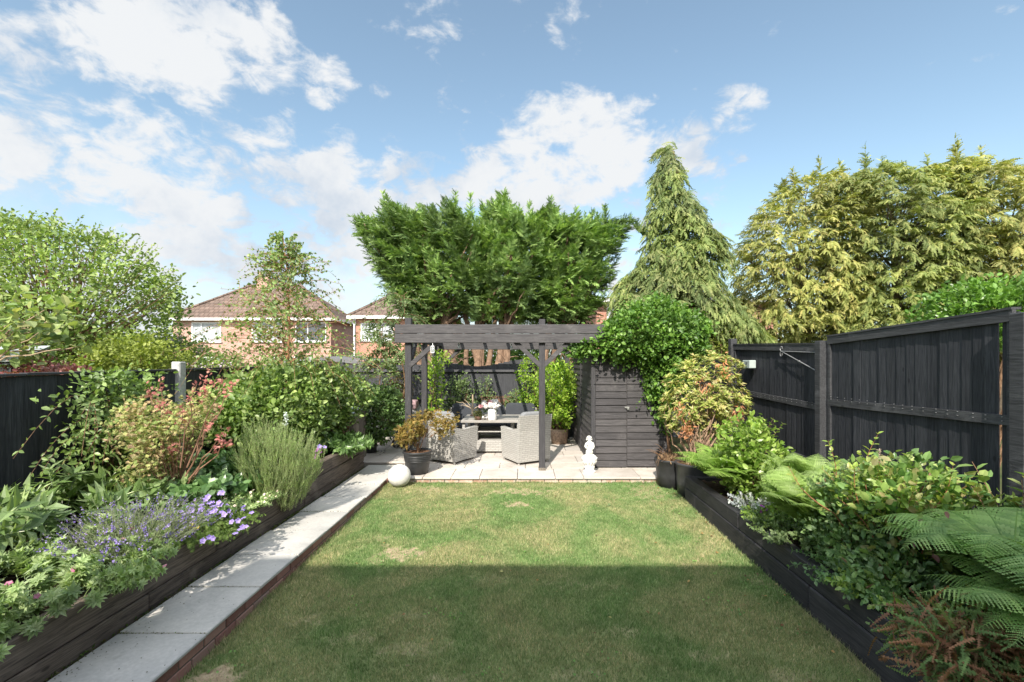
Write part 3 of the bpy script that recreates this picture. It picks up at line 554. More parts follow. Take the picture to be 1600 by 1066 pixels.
# ------------------------------------------------------------------ patio furniture
m, t, b = base_mat('rattan', .6, .35); rattan = m
bt = t.nodes.new('ShaderNodeTexBrick'); cc = t.nodes.new('ShaderNodeTexCoord'); sp = t.nodes.new('ShaderNodeSeparateXYZ'); t.links.new(cc.outputs['Object'], sp.inputs[0]); cb = t.nodes.new('ShaderNodeCombineXYZ')
t.links.new(mth(t, 'ADD', mth(t, 'MULTIPLY', sp.outputs['X'], 1.), mth(t, 'MULTIPLY', sp.outputs['Y'], 1.)), cb.inputs['X']); t.links.new(sp.outputs['Z'], cb.inputs['Y']); t.links.new(cb.outputs[0], bt.inputs['Vector'])
for k, vv in (('Scale', 1.), ('Mortar Size', .007), ('Mortar Smooth', 1.), ('Brick Width', .11), ('Row Height', .034)): bt.inputs[k].default_value = vv
bt.inputs['Color1'].default_value = (.50, .485, .455, 1); bt.inputs['Color2'].default_value = (.44, .425, .40, 1); bt.inputs['Mortar'].default_value = (.29, .28, .26, 1)
g = noise(t, cc.outputs['Object'], 60, 4, .6); t.links.new(mixc(t, mapr(t, g.outputs['Fac'], .3, .7), mixc(t, 1., bt.outputs['Color'], (.8, .8, .8), 'MULTIPLY'), bt.outputs['Color']), b.inputs['Base Color'])
iv = mth(t, 'SUBTRACT', 1., bt.outputs['Fac']); bump(t, b, iv, .5, .006)
cush = plain('grey_cushion', (.22, .225, .235), .9, .15, .06, 60, .15); cushd = plain('charcoal_cushion', (.055, .06, .07), .9, .15, .1, 60, .15); tabt = plain('table_top_slate', (.33, .31, .285), .6, .3, .1, 12, .1)
def pad(mb, x0, x1, y0, y1, z0, z1, M=None, n=8, puff=.35):   # soft cushion: superellipsoid block
    u = np.linspace(-1, 1, n*2+1); v = []; fs = []
    th = np.linspace(-math.pi/2, math.pi/2, n*2+1); ph = np.linspace(-math.pi, math.pi, n*4+1)[:-1]; sg = lambda a, e: np.sign(a)*np.abs(a)**e
    for a in th:
        for b2 in ph: v.append([sg(math.cos(a), puff)*sg(math.cos(b2), puff*.6), sg(math.cos(a), puff)*sg(math.sin(b2), puff*.6), sg(math.sin(a), .55)])
    v = np.array(v)*np.array([(x1-x0)/2, (y1-y0)/2, (z1-z0)/2])+np.array([(x0+x1)/2, (y0+y1)/2, (z0+z1)/2]); K = len(ph)
    for i in range(len(th)-1):
        for j in range(K): fs.append((i*K+j, i*K+(j+1) % K, (i+1)*K+(j+1) % K, (i+1)*K+j))
    if M is not None: v = v@np.array(M.to_3x3()).T+np.array(M.translation)
    return mb.faces(v, fs)
def armchair(label):
    """faces +y, origin at the floor under the middle; width .66, depth .68"""
    t_ = thing('armchair', label, 'armchair', (0, 0, 0), 'woven garden armchairs at the patio table'); W, Dp = .33, .34
    def prism(pts, x0, x1):
        n = len(pts); v = [[x0, y, z] for y, z in pts]+[[x1, y, z] for y, z in pts]; return v, [tuple(range(n))[::-1], tuple(range(n, 2*n))]+[(i, (i+1) % n, n+(i+1) % n, n+i) for i in range(n)]
    side = [(-Dp, .05), (Dp-.05, .05), (Dp, .57), (Dp+.02, .60), (Dp-.02, .615), (-.05, .60), (-Dp-.01, .66)]
    obj('side_panel', MB().faces(*prism(side, -W, -W+.075)), rattan, t_); obj('side_panel', MB().faces(*prism(side, W-.075, W)), rattan, t_)
    bk = [(-Dp-.003, .052), (-Dp+.07, .052), (-Dp+.05, .70), (-Dp-.02, .875), (-Dp-.075, .88), (-Dp-.03, .60)]
    obj('backrest', MB().faces(*prism(bk, -W+.003, W-.003)), rattan, t_)
    obj('seat_frame', MB().bbox(-W+.076, W-.076, -Dp+.071, Dp-.055, .055, .33, .01), rattan, t_)
    obj('seat_cushion', pad(MB(), -W+.08, W-.08, -Dp+.08, Dp-.02, .325, .45), cush, t_, True)
    M = Matrix.Translation((0, -Dp+.13, .66))@Matrix.Rotation(R(14), 4, 'X'); obj('back_cushion', pad(MB(), -W+.085, W-.085, -.06, .06, -.22, .27, M), cush, t_, True)
    for sx_ in (-1, 1):
        for sy_ in (-1, 1): c_ = (sx_*(W-.035), sy_*(Dp-.04) if sy_ < 0 else Dp-.085, 0); obj('leg', MB().lathe([(.018, 0), (.022, .055)], c_, 10), rattan, t_)
    return t_
ch = armchair('pale woven armchair left of the patio table, dappled by the potted maple'); ch2 = copy_thing(ch, (0, 0, 0), 0, 'pale woven armchair right of the patio table, behind the pergola post')
ch.location = (-1.345, 8.47, PH); ch.rotation_euler = (0, 0, R(-31)); ch2.location = (.005, 8.42, PH); ch2.rotation_euler = (0, 0, R(29.5))
tb = thing('dining_table', 'woven garden dining table with open shelf base on the patio', 'table', (-.66, 9.35, PH))
obj('tabletop', MB().bbox(-1.25, .0, 8.87, 9.85, PH+.625, PH+.675, .008), tabt, tb)
obj('base', MB().bbox(-1.0, -.22, 9.05, 9.7, PH+.03, PH+.25, .01).bbox(-1.0, -.94, 9.05, 9.7, PH+.252, PH+.622, .006).bbox(-.28, -.22, 9.05, 9.7, PH+.252, PH+.622, .006), rattan, tb)
obj('shelf', MB().bbox(-.938, -.282, 9.08, 9.68, PH+.41, PH+.435, .006), rattan, tb)
for sx_, sy_ in ((-1.2, 8.95), (-.05, 8.95), (-1.2, 9.78), (-.05, 9.78)): obj('leg', MB().bbox(sx_-.028, sx_+.028, sy_-.028, sy_+.028, PH, PH+.624, .005), rattan, tb)
sf = thing('sofa', 'woven patio sofa with charcoal cushions against the back fence', 'sofa', (-.7, 10.35, PH))
obj('sofa_base', MB().bbox(-1.75, .28, 10.0, 10.62, PH+.04, PH+.34, .01), rattan, sf); obj('sofa_back', MB().bbox(-1.75, .28, 10.63, 10.70, PH+.05, PH+.74, .01), rattan, sf)
for i, (x0, x1) in enumerate(((-1.72, -1.06), (-1.05, -.4), (-.39, .25))):
    obj('seat_cushion', pad(MB(), x0, x1, 10.02, 10.6, PH+.34, PH+.48), cushd, sf, True)
for x0, x1, hh in ((-1.70, -1.07, .85), (-1.06, -.46, .82), (-.45, .24, .86)):
    M = Matrix.Translation((0, 10.55, 0))@Matrix.Rotation(R(-6), 4, 'X'); obj('back_cushion', pad(MB(), x0, x1, -.07, .07, PH+.44, PH+hh, M, puff=.22), cushd, sf, True)
# vase with white roses, silver balls, moss basket
TZ = PH+.675; vc = (-.64, 8.95, TZ); vs = thing('vase', 'white cylindrical vase of white and pink roses on the table', 'vase', vc)
obj('vase_body', MB().lathe([(.08, 0), (.088, .01), (.09, .16), (.095, .22), (.09, .222), (.078, .18), (.0, .15)], vc, 24), plain('white_ceramic', (.85, .85, .84), .25, .5, .02, 5, 0), vs, True)
ros_w = leafmat('white_petal', [(.75, .72, .68), (.85, .83, .8)], tr=.25, trc=(1, 1, 1), var=.05); ros_p = leafmat('pink_petal', [(.6, .2, .25), (.75, .4, .42), (.8, .6, .58)], tr=.25, trc=(1, 1, 1), var=.05); leaf_d = leafmat('rose_leaf', [(.03, .06, .02), (.06, .10, .04)])
def rose(mb, c, r):
    n = 46; d = rnd(n); d[:, 2] = np.abs(d[:, 2])*.8+.05; d = unit(d+np.array([0, -.25, 0])); q_ = np.asarray(c)+d*r*(.35+.55*rng.random(n))[:, None]; mb.inst(OVAL, q_-np.array([0, 0, r*.3]), unit(np.cross(d, rnd(n))+np.array([0, 0, 1.1])), d, r*.95, 1.5)
q = MB(); qp = MB(); ql = MB(); st = MB()
for dx, dy, dz, r, k in ((-.13, -.02, .30, .05, 0), (-.05, .03, .27, .045, 1), (.02, -.05, .26, .055, 0), (.09, .0, .31, .055, 0), (.14, .03, .27, .05, 0), (-.19, .0, .24, .04, 1), (.05, .06, .33, .045, 0), (-.0, -.02, .32, .04, 1), (.11, -.06, .24, .045, 0), (-.09, -.06, .24, .042, 0)):
    c = np.array(vc)+np.array([dx-.03, dy, dz]); rq = MB(); rose(rq, c+np.array([0, -.02, .02]), r*1.2); al = np.linspace(-1.5, 1.5, 8); rq.lathe([(r*1.0*math.cos(x_), r*.9*math.sin(x_)) for x_ in al], c+np.array([0, -.02, .02]), 10); obj('rose', rq, ros_p if k else ros_w, vs); st.tube([np.array(vc)+np.array([0, 0, .12]), c-np.array([0, 0, .02])], .003, 4)
i_ = 70; pp = np.array(vc)+np.array([-.04, 0, .21])+rng.normal(size=(i_, 3))*np.array([.07, .04, .02])-np.array([0, -.02, .02]); ql.inst(OVAL, pp, rnd(i_)+np.array([0, -.3, -.3]), rnd(i_)+np.array([0, -.5, .6]), .05, 1.1)
obj('leaves', ql, leaf_d, vs); obj('stems', st, leaf_d, vs)
mb_ = thing('moss_basket', 'small mossy basket of leaves beside the vase on the table', 'basket', (-.92, 8.97, TZ)); obj('basket_body', MB().lathe([(.06, 0), (.075, .07), (.07, .075), (.0, .07)], (-.92, 8.97, TZ), 16), brown_wood, mb_, True)
q = MB(); n = 260; pp = np.array([-.92, 8.97, TZ+.09])+rng.normal(size=(n, 3))*np.array([.045, .045, .045]); q.inst(OVAL, pp, rnd(n)+np.array([0, 0, .5]), rnd(n)+np.array([0, 0, .6]), .04, 1.); obj('foliage', q, leafmat('moss', [(.07, .08, .02), (.16, .16, .05), (.08, .12, .05)]), mb_)
silver = plain('silver_glaze', (.55, .52, .5), .18, .6, .05, 5, 0, .8)
for xx, yy, lb_ in ((-.82, 8.92, 'silver ball ornament on the table, nearer the moss basket'), (-.745, 8.93, 'silver ball ornament on the table, nearer the white vase')):
    a = np.linspace(-1.45, 1.5, 14); tag(obj('silver_ball', MB().lathe([(.042*math.cos(x_), .042+.042*math.sin(x_)) for x_ in a], (xx, yy, TZ), 24), silver, smooth=True), lb_, 'ornament')
# driftwood stem arrangement behind the table and brown slatted rail
dw = thing('driftwood_ornament', 'pale driftwood branches standing upright left of the vase', 'driftwood', (-1.1, 9.6, TZ)); q = MB(); c = np.array([-1.1, 9.6, TZ])
q.tube([c, c+np.array([.0, 0, .45])], np.array([.022, .016]), 7)
for dx, dz in ((-.35, .3), (-.25, .22), (-.18, .34), (.16, .2)): limb(q, c+np.array([0, 0, .12]), c+np.array([dx, 0, dz]), .010, .004, .12)
obj('branches', q, plain('driftwood', (.42, .33, .23), .8, .2, .2, 20, .4), dw); obj('foot', MB().lathe([(.06, 0), (.05, .02)], c, 12), brown_wood, dw)
bb = thing('plant_trough', 'reddish brown wooden trough on the fence behind the vase', 'planter', (-.62, 11.1, .95)); obj('trough_front', MB().bbox(-1.08, -.3, 11.05, 11.08, 1.02, 1.08, .004).bbox(-1.06, -.32, 11.055, 11.085, .86, 1.01, .004), brown_wood, bb); obj('trough_box', MB().bbox(-1.05, -.33, 11.086, 11.19, .84, 1.0, .004), brown_wood, bb)
def flowers(parent, pts, r, mat, n_pet=5, name='flower'):
    for p in pts: obj(name, flower(MB(), np.array([p]), n_pet, r), mat, parent)
# ------------------------------------------------------------------ ball, statue, pots
marb = plain('pale_ball', (.68, .67, .63), .42, .4, .14, 7, .08); a = np.linspace(-math.pi/2+.05, math.pi/2-.02, 26)
tag(obj('garden_ball', MB().lathe([(.172*math.cos(x), .172+.172*math.sin(x)) for x in a], (-1.93, 7.0, .002), 40), marb, smooth=True), 'smooth white ball resting on the lawn by the patio corner', 'ornament')
stt = thing('statue', 'small white statue of a draped figure standing before the shed', 'statue', (1.07, 7.52, PH)); c = (1.07, 7.52, PH)
def skin(name, verts, edges, radii, mat, parent, sub=2):
    me = bpy.data.meshes.new(name); me.from_pydata([tuple(v) for v in verts], edges, []); o = bpy.data.objects.new(name, me); COL.objects.link(o)
    md = o.modifiers.new('skin', 'SKIN'); md.use_smooth_shade = True
    for i, r_ in enumerate(radii): me.skin_vertices[0].data[i].radius = (r_, r_) if isinstance(r_, float) else r_
    me.skin_vertices[0].data[0].use_root = True; o.modifiers.new('sub', 'SUBSURF').levels = sub; o.modifiers['sub'].render_levels = sub; me.materials.append(mat)
    o.parent = parent; o.matrix_parent_inverse = parent_world(parent).inverted(); return o
st_m, t, b = base_mat('painted_stone', .75, .2); h = noise(t, objco(t), 26, 8, .7); h2 = noise(t, objco(t), 6, 5, .6); v = mixc(t, mapr(t, h.outputs['Fac'], .5, .75, 0, .5), (.80, .79, .75), (.42, .42, .36)); t.links.new(mixc(t, mapr(t, h2.outputs['Fac'], .52, .72, 0, .4), v, (.48, .50, .40)), b.inputs['Base Color']); bump(t, b, h.outputs['Fac'], .5, .006)
def sv(x, y, z): return (c[0]+x, c[1]+y, c[2]+z)
try:
    tmp = bpy.data.meshes.new('t'); tmp.from_pydata([(0, 0, 0), (0, 0, 1)], [(0, 1)], []); ok_skin = True
except Exception: ok_skin = False
def mkskin(name, verts, edges, radii, mat, parent):
    me = bpy.data.meshes.new(name); me.from_pydata([tuple(v) for v in verts], edges, []); o = bpy.data.objects.new(name, me); COL.objects.link(o)
    md = o.modifiers.new('skin', 'SKIN'); md.use_smooth_shade = True
    if not me.skin_vertices:
        import bmesh; bm = bmesh.new(); bm.from_mesh(me); bm.verts.layers.skin.verify(); bm.to_mesh(me); bm.free()
    for i, r_ in enumerate(radii): me.skin_vertices[0].data[i].radius = (r_, r_) if isinstance(r_, float) else r_
    me.skin_vertices[0].data[0].use_root = True; sb = o.modifiers.new('sub', 'SUBSURF'); sb.levels = 2; sb.render_levels = 2; me.materials.append(mat)
    o.parent = parent; o.matrix_parent_inverse = parent_world(parent).inverted(); return o
obj('plinth', MB().lathe([(.10, 0), (.10, .03), (.078, .04), (.072, .055), (.085, .075), (.088, .10), (.078, .115), (.095, .16), (.118, .20), (.122, .235), (.10, .275), (.06, .30), (.045, .305)], c, 20, 1, .85), st_m, stt, True)
V = [sv(0, 0, .40), sv(0, 0, .345), sv(-.005, 0, .29), sv(.005, 0, .445), sv(0, 0, .485), sv(0, .0, .51), sv(-.005, -.004, .545), sv(-.052, -.01, .475), sv(-.075, -.03, .43), sv(-.05, -.05, .40), sv(.055, 0, .47), sv(.062, -.03, .42), sv(.035, -.055, .385), sv(-.008, -.006, .565)]
E = [(0, 1), (1, 2), (0, 3), (3, 4), (4, 5), (5, 6), (4, 7), (7, 8), (8, 9), (4, 10), (10, 11), (11, 12), (6, 13)]
mkskin('figure', V, E, [.045, .043, .040, .042, .04, .02, .036, .022, .018, .014, .024, .02, .015, .022], st_m, stt)
hm = MB(); hc = np.array(sv(-.004, .008, .56)); n = 150; d = rnd(n); d[:, 1] = d[:, 1]*.7+.2; d[:, 2] = np.abs(d[:, 2]); d = unit(d)
for k in range(n): hm.lathe([(.001, -.007), (.008, -.003), (.008, .004), (.001, .007)], hc+d[k]*np.array([.036, .034, .034]), 6)
for sx_ in (-1, 1): hm.lathe([(.001, -.02), (.012, -.01), (.013, .005), (.002, .015)], hc+np.array([sx_*.04, .01, -.02]), 8)
obj('hair', hm, st_m, stt, True); fd = MB()
for k in range(26):
    a = k/26*2*math.pi; r0 = .048+.006*math.sin(k*3); fd.tube([sv(math.cos(a)*r0*.8, math.sin(a)*r0*.75, .40+.01*math.sin(k)), sv(math.cos(a+.2)*r0*.95, math.sin(a+.2)*r0*.85, .35), sv(math.cos(a+.25)*r0, math.sin(a+.25)*r0*.85, .30)], np.array([.006, .009, .012]), 6)
obj('drapery', fd, st_m, stt, True)
lv = MB()
for k in range(14):
    a = k/14*2*math.pi; e = .105; lv.tube([sv(math.cos(a)*.075, math.sin(a)*.065, .12), sv(math.cos(a)*e*1.05, math.sin(a)*e*.9, .19), sv(math.cos(a)*e*1.12, math.sin(a)*e*.95, .235), sv(math.cos(a)*.075, math.sin(a)*.065, .285)], np.array([.01, .018, .016, .006]), 6)
obj('carved_leaves', lv, st_m, stt, True)
plast = plain('black_plastic', (.035, .036, .038), .45, .4, .15, 10, .05); glaz = plain('grey_glazed_pot', (.06, .06, .065), .3, .5, .2, 6, .05)
def pot(c, h, rb, rt, mat, label, cat='potted plant', rim=.03, name='plant_pot', ribs=False, gname=None):
    t_ = thing(name, label, cat, c, gname); pr = [(rb, 0), (rb+(rt-rb)*.9*.45, h*.45)]
    if ribs: 
        for z in (.55, .62, .69, .76): pr += [(rb+(rt-rb)*z*.93, h*z), (rb+(rt-rb)*z*.93+.006, h*(z+.015)), (rb+(rt-rb)*z*.93+.006, h*(z+.04)), (rb+(rt-rb)*z*.93, h*(z+.055))]
    pr += [(rt-.012, h-rim-.01), (rt, h-rim), (rt, h-.004), (rt-.004, h), (rt-.02, h), (rt-.028, h-.04), (.0, h-.045)]
    obj('pot', MB().lathe(pr, c, 40), mat, t_, True)
    n = 420; a = rng.random(n)*6.3; r_ = np.sqrt(rng.random(n))*(rt-.035); pp = np.stack([c[0]+r_*np.cos(a), c[1]+r_*np.sin(a), np.full(n, c[2]+h-.035)], 1); obj('soil', MB().inst(OVAL, pp, rnd(n)*np.array([1, 1, .3]), np.array([0, 0, 1.])+rnd(n)*.5, .02+.02*rng.random(n), 1.2).lathe([(rt-.03, h-.05), (rt-.03, h-.03), (.0, h-.028)], c, 24), MATS.get('chips') or plain('chips', (.14, .08, .05), .9, .1, .5, 40), t_)
    return t_

# ================================================================== houses
def facade_brick(name, c1, c2, c3, ax=(1, 0)):
    m, t, b = base_mat(name, .9, .1); cc = t.nodes.new('ShaderNodeTexCoord'); sp = t.nodes.new('ShaderNodeSeparateXYZ'); t.links.new(cc.outputs['Object'], sp.inputs[0]); cb = t.nodes.new('ShaderNodeCombineXYZ')
    t.links.new(mth(t, 'ADD', sp.outputs['X'], sp.outputs['Y']), cb.inputs['X']); t.links.new(sp.outputs['Z'], cb.inputs['Y']); bt = t.nodes.new('ShaderNodeTexBrick'); t.links.new(cb.outputs[0], bt.inputs['Vector'])
    for k, vv in (('Scale', 1.), ('Mortar Size', .008), ('Brick Width', .225), ('Row Height', .075)): bt.inputs[k].default_value = vv
    bt.inputs['Color1'].default_value = (*c1, 1); bt.inputs['Color2'].default_value = (*c2, 1); bt.inputs['Mortar'].default_value = (*c3, 1)
    g = noise(t, cc.outputs['Object'], .9, 6, .6); t.links.new(mixc(t, 1., bt.outputs['Color'], mixc(t, mapr(t, g.outputs['Fac'], .3, .7), (.82, .82, .82), (1.12, 1.1, 1.08)), 'MULTIPLY'), b.inputs['Base Color']); return m
brA = facade_brick('house_brick_orange', (.42, .23, .18), (.48, .29, .235), (.5, .42, .38)); brB = facade_brick('house_brick_red', (.38, .16, .11), (.44, .20, .14), (.45, .36, .30))
def rooftile(name, c0, c1):
    m, t, b = base_mat(name, .9, .1); cc = t.nodes.new('ShaderNodeTexCoord'); sp = t.nodes.new('ShaderNodeSeparateXYZ'); t.links.new(cc.outputs['Object'], sp.inputs[0]); cb = t.nodes.new('ShaderNodeCombineXYZ')
    t.links.new(sp.outputs['X'], cb.inputs['X']); t.links.new(mth(t, 'MULTIPLY', sp.outputs['Z'], 1.6), cb.inputs['Y']); bt = t.nodes.new('ShaderNodeTexBrick'); t.links.new(cb.outputs[0], bt.inputs['Vector'])
    for k, vv in (('Scale', 1.), ('Mortar Size', .03), ('Mortar Smooth', .7), ('Brick Width', .36), ('Row Height', .42)): bt.inputs[k].default_value = vv
    bt.inputs['Color1'].default_value = (*c0, 1); bt.inputs['Color2'].default_value = (*c1, 1); bt.inputs['Mortar'].default_value = tuple(q*.45 for q in c0)+(1,)
    g = noise(t, cc.outputs['Object'], 1.3, 7, .65); t.links.new(mixc(t, 1., bt.outputs['Color'], mixc(t, mapr(t, g.outputs['Fac'], .3, .7), (.7, .72, .7), (1.2, 1.15, 1.1)), 'MULTIPLY'), b.inputs['Base Color']); return m
rtA = rooftile('brown_roof_tile', (.15, .11, .095), (.20, .15, .13)); upvc = plain('white_upvc', (.78, .78, .78), .4, .4, .03, 5, 0)
m, t, b = base_mat('window_glass', .08, .8); b.inputs['Base Color'].default_value = (.05, .06, .07, 1); dglass = m
curt = plain('net_curtain', (.36, .38, .40), .5, .5, .25, 3., .1)
def window(parent, x0, x1, z0, z1, y, mull=(), curtain=True, label=None):
    f = MB(); w_ = .07
    f.box(x0, x1, y-.04, y+.06, z0, z0+w_).box(x0, x1, y-.04, y+.06, z1-w_, z1).box(x0, x0+w_, y-.04, y+.06, z0+w_, z1-w_).box(x1-w_, x1, y-.04, y+.06, z0+w_, z1-w_)
    for q in mull: xm = x0+(x1-x0)*q; f.box(xm-.035, xm+.035, y-.038, y+.06, z0+w_, z1-w_)
    o = obj('window', f, upvc, parent, label=label); obj('pane', MB().box(x0+w_, x1-w_, y+.0, y+.02, z0+w_, z1-w_), dglass if not curtain else curt, o)
    obj('sill', MB().box(x0-.08, x1+.08, y-.12, y-.041, z0-.07, z0-.003), upvc, o); return o
def house(name, label, x0, x1, y0, y1, ez, rz, rx0, rx1, brick, wins, chim=None, group=None):
    t_ = thing(name, label, 'house', ((x0+x1)/2, y0, 0), group); wl_ = obj('wall', MB().box(x0, x1, y0, y1, -.2, ez), brick, t_); o = .4; ym = (y0+y1)/2
    ev = ez+.05; v = [[x0-o, y0-o, ev], [x1+o, y0-o, ev], [x1+o, y1+o, ev], [x0-o, y1+o, ev], [rx0, ym, rz], [rx1, ym, rz]]
    rf_ = obj('roof', MB().faces(v, [(0, 1, 5, 4), (1, 2, 5), (2, 3, 4, 5), (3, 0, 4), (3, 2, 1, 0)]), rtA, t_)
    q = MB(); 
    for a, b2 in ((0, 4), (1, 5), (4, 5)): q.tube([np.array(v[a])+[0, 0, .02], np.array(v[b2])+[0, 0, .03]], .11, 6)
    obj('ridge_tiles', q, rtA, rf_)
    obj('gutter', MB().box(x0-o-.02, x1+o+.02, y0-o-.12, y0-o-.005, ez-.12, ez+.06).box(x1+o+.005, x1+o+.11, y0-o-.10, y1+o, ez-.12, ez+.058), upvc, t_); obj('soffit', MB().box(x0-o, x1+o, y0-o, y0-.003, ez-.06, ez-.003), upvc, t_)
    for a in wins: window(t_, *a[:4], y0-.01, *a[4:])
    if chim: cx, cw, cz = chim; cc_ = obj('chimney', MB().box(cx-cw, cx+cw, ym-.4, ym+.4, rz-1.2, cz).box(cx-cw-.06, cx+cw+.06, ym-.46, ym+.46, cz-.25, cz-.1), brick, rf_); obj('chimney_pot', MB().lathe([(.13, 0), (.11, .4)], (cx-.35, ym, cz+.002), 10), brick, rf_); obj('chimney_pot', MB().lathe([(.13, 0), (.11, .4)], (cx+.35, ym, cz+.002), 10), brick, rf_)
    return t_
def wx(px, Y): return (px-VX)*Y/F
def wz(py, Y): return CH-(py-VY)*Y/F
HA = house('brick_house', 'orange brick semi-detached house with hipped brown roof, left beyond the fence', wx(270, 34), wx(517, 34), 34, 39.5, wz(499, 34), 7.95, wx(392, 36.7), wx(470, 36.7), brA,
    [(wx(300, 34), wx(346, 34), wz(534, 34), wz(504, 34), (.33,)), (wx(394, 34), wx(441, 34), wz(534, 34), wz(504, 34), (.5,)), (wx(462, 34), wx(510, 34), wz(534, 34), wz(504, 34), (.4,), False, 'dark curtainless window'),
     (wx(300, 34), wx(346, 34), .9, 2.2, (.33,)), (wx(420, 34), wx(490, 34), .9, 2.2, (.33, .66))], (wx(413, 36.7), .5, wz(434, 36.7)))
obj('side_extension', MB().box(wx(250, 34), wx(270, 34)-.005, 34.6, 39, 0, wz(503, 34)), plain('blue_render', (.4, .45, .5), .8, .2, .1, 3, 0), HA)
HB = house('brick_house', 'red brick house with white downpipe, between the far pair and the dense conifers', wx(556, 30), wx(700, 30), 30, 37, wz(496, 30), 7.4, wx(640, 33), wx(655, 33), brB,
    [(wx(564, 30), wx(615, 30), wz(532, 30), wz(505, 30), (.45,)), (wx(640, 30), wx(680, 30), wz(532, 30), wz(505, 30), (.5,)), (wx(640, 30), wx(680, 30), .8, 2.1, (.5,))])
obj('downpipe', MB().tube([(wx(554.5, 30), 29.9, 0), (wx(554.5, 30), 29.9, wz(498, 30))], .06, 8), upvc, HB); obj('porch_canopy', MB().box(wx(570, 30), wx(634, 30), 28.9, 29.98, wz(569, 30), wz(562, 30)), upvc, HB)
HC = house('brick_house', 'red brick house mostly hidden behind the drooping conifer', wx(932, 23), wx(1215, 23), 23, 30, wz(470, 23), 5.3, wx(990, 26), wx(1160, 26), brB,
    [(wx(948, 23), wx(985, 23), wz(505, 23), wz(474, 23), (.4,)), (wx(1040, 23), wx(1075, 23), wz(500, 23), wz(474, 23), (.5,)), (wx(1118, 23), wx(1150, 23), wz(498, 23), wz(474, 23), (.5,))])
# the house whose shadow lies over the near lawn (behind the viewer)
HH = thing('brick_house', 'brick house the garden belongs to, standing behind the viewer', 'house', (2, -3, 0)); HX0, HX1, HY, HE = -3.84, 9.0, -1.6, 5.19
obj('wall', MB().box(HX0, HX1, -9, HY, -.2, HE), brB, HH); obj('roof', MB().faces([[HX0, HY, HE], [HX1, HY, HE], [HX1, -9, HE], [HX0, -9, HE], [HX0+3, -5.3, HE+2.4], [HX1-3, -5.3, HE+2.4]], [(0, 1, 5, 4), (1, 2, 5), (2, 3, 4, 5), (3, 0, 4)]), rtA, HH)
for a in ((-2.6, -.8, 3.0, 4.2), (1.0, 2.8, 3.0, 4.2), (-2.9, 1.2, .15, 2.2), (2.2, 3.8, .9, 2.2)): window(HH, *a, HY+.05, (.5,), False)
gr_ = thing('garage', 'low garage with a flat grey roof beyond the left corner of the garden', 'garage', (wx(530, 21), 21, 0)); obj('wall', MB().box(wx(508, 21), wx(566, 21), 21.2, 26, 0, wz(563, 21)), brA, gr_); obj('flat_roof', MB().faces([[wx(500, 21), 21, wz(557, 21)-.02], [wx(568, 21), 21, wz(566, 21)+.04], [wx(568, 21), 26.2, wz(566, 21)+.04], [wx(500, 21), 26.2, wz(557, 21)+.1], [wx(500, 21), 21, wz(563, 21)], [wx(568, 21), 21, wz(570, 21)], [wx(568, 21), 26.2, wz(570, 21)], [wx(500, 21), 26.2, wz(563, 21)]], [(0,1,2,3),(0,4,5,1),(1,5,6,2),(0,3,7,4),(4,7,6,5)]), plain('grey_roof_felt', (.16, .16, .165), .9, .1, .1, 4, .1), gr_)
ns = thing('shed', 'small neighbouring shed with a dusky pink roof beyond the left fence', 'shed', (wx(335, 12), 12, 0)); obj('shed_roof', MB().faces([[wx(302, 12), 12, wz(578, 12)], [wx(372, 12), 12, wz(578, 12)], [wx(365, 12.8), 12.8, wz(564, 12.8)], [wx(322, 12.8), 12.8, wz(564, 12.8)], [wx(372, 12), 13.6, wz(578, 12)], [wx(302, 12), 13.6, wz(578, 12)]], [(0,1,2,3),(3,2,4,5),(1,4,2),(0,3,5)]), plain('pink_felt', (.32, .15, .14), .9, .1, .15, 5, .2), ns); obj('wall', MB().box(wx(306, 12), wx(368, 12), 12.1, 13.5, 0, wz(579, 12)), brown_wood, ns)
gh = thing('greenhouse', 'neighbour greenhouse with a pale grey roof just over the left fence', 'greenhouse', (wx(10, 6.2), 6.2, 0)); obj('greenhouse_roof', MB().faces([[-9.5, 5.6, 1.9], [wx(62, 6), 5.7, 1.93], [wx(58, 7), 7.2, 2.18], [-9.5, 7.2, 2.18]], [(0, 1, 2, 3)]).faces([[-9.5, 5.6, 1.87], [wx(62, 6), 5.7, 1.90], [wx(58, 7), 7.2, 2.15], [-9.5, 7.2, 2.15]], [(3, 2, 1, 0)]), plain('frosted_sheet', (.42, .45, .46), .4, .4, .1, 3, .1), gh); obj('greenhouse_wall', MB().box(-9.4, wx(62, 6)-.1, 5.75, 5.8, 0, 1.86), dglass, gh)

# ================================================================== trees beyond the fences
bark = plain('conifer_bark', (.22, .145, .10), .95, .1, .35, 9, .8); bark_g = plain('grey_bark', (.20, .16, .12), .95, .1, .3, 12, .7); twig_m = plain('twig', (.19, .115, .07), .9, .1, .3, 20, .4)
ley = leafmat('conifer_green', [(.10, .18, .055), (.155, .25, .08), (.225, .33, .11), (.31, .42, .15)], .6, .2, .22, clump=1.1, var=.3)
DENSE = [(560,342),(600,352),(612,318),(640,345),(680,335),(708,318),(716,335),(745,345),(770,325),(790,308),(800,335),(830,345),(862,322),(880,345),(915,340),(950,345),(985,350),(965,385),(955,430),(940,470),(925,505),(885,512),(850,498),(820,505),(790,488),(755,508),(730,488),(700,492),(668,508),(640,500),(600,440),(585,400)]
def split_poly(poly, x0, x1):
    q = []
    n = len(poly)
    def clip(pl, xc, keep):
        o = []
        for i in range(len(pl)):
            a, b = pl[i], pl[(i+1) % len(pl)]; ia, ib = keep(a[0]), keep(b[0])
            if ia: o.append(a)
            if ia != ib: t = (xc-a[0])/(b[0]-a[0]); o.append((xc, a[1]+t*(b[1]-a[1])))
        return o
    return clip(clip(poly, x0, lambda x: x >= x0), x1, lambda x: x <= x1)
TY = 13.3
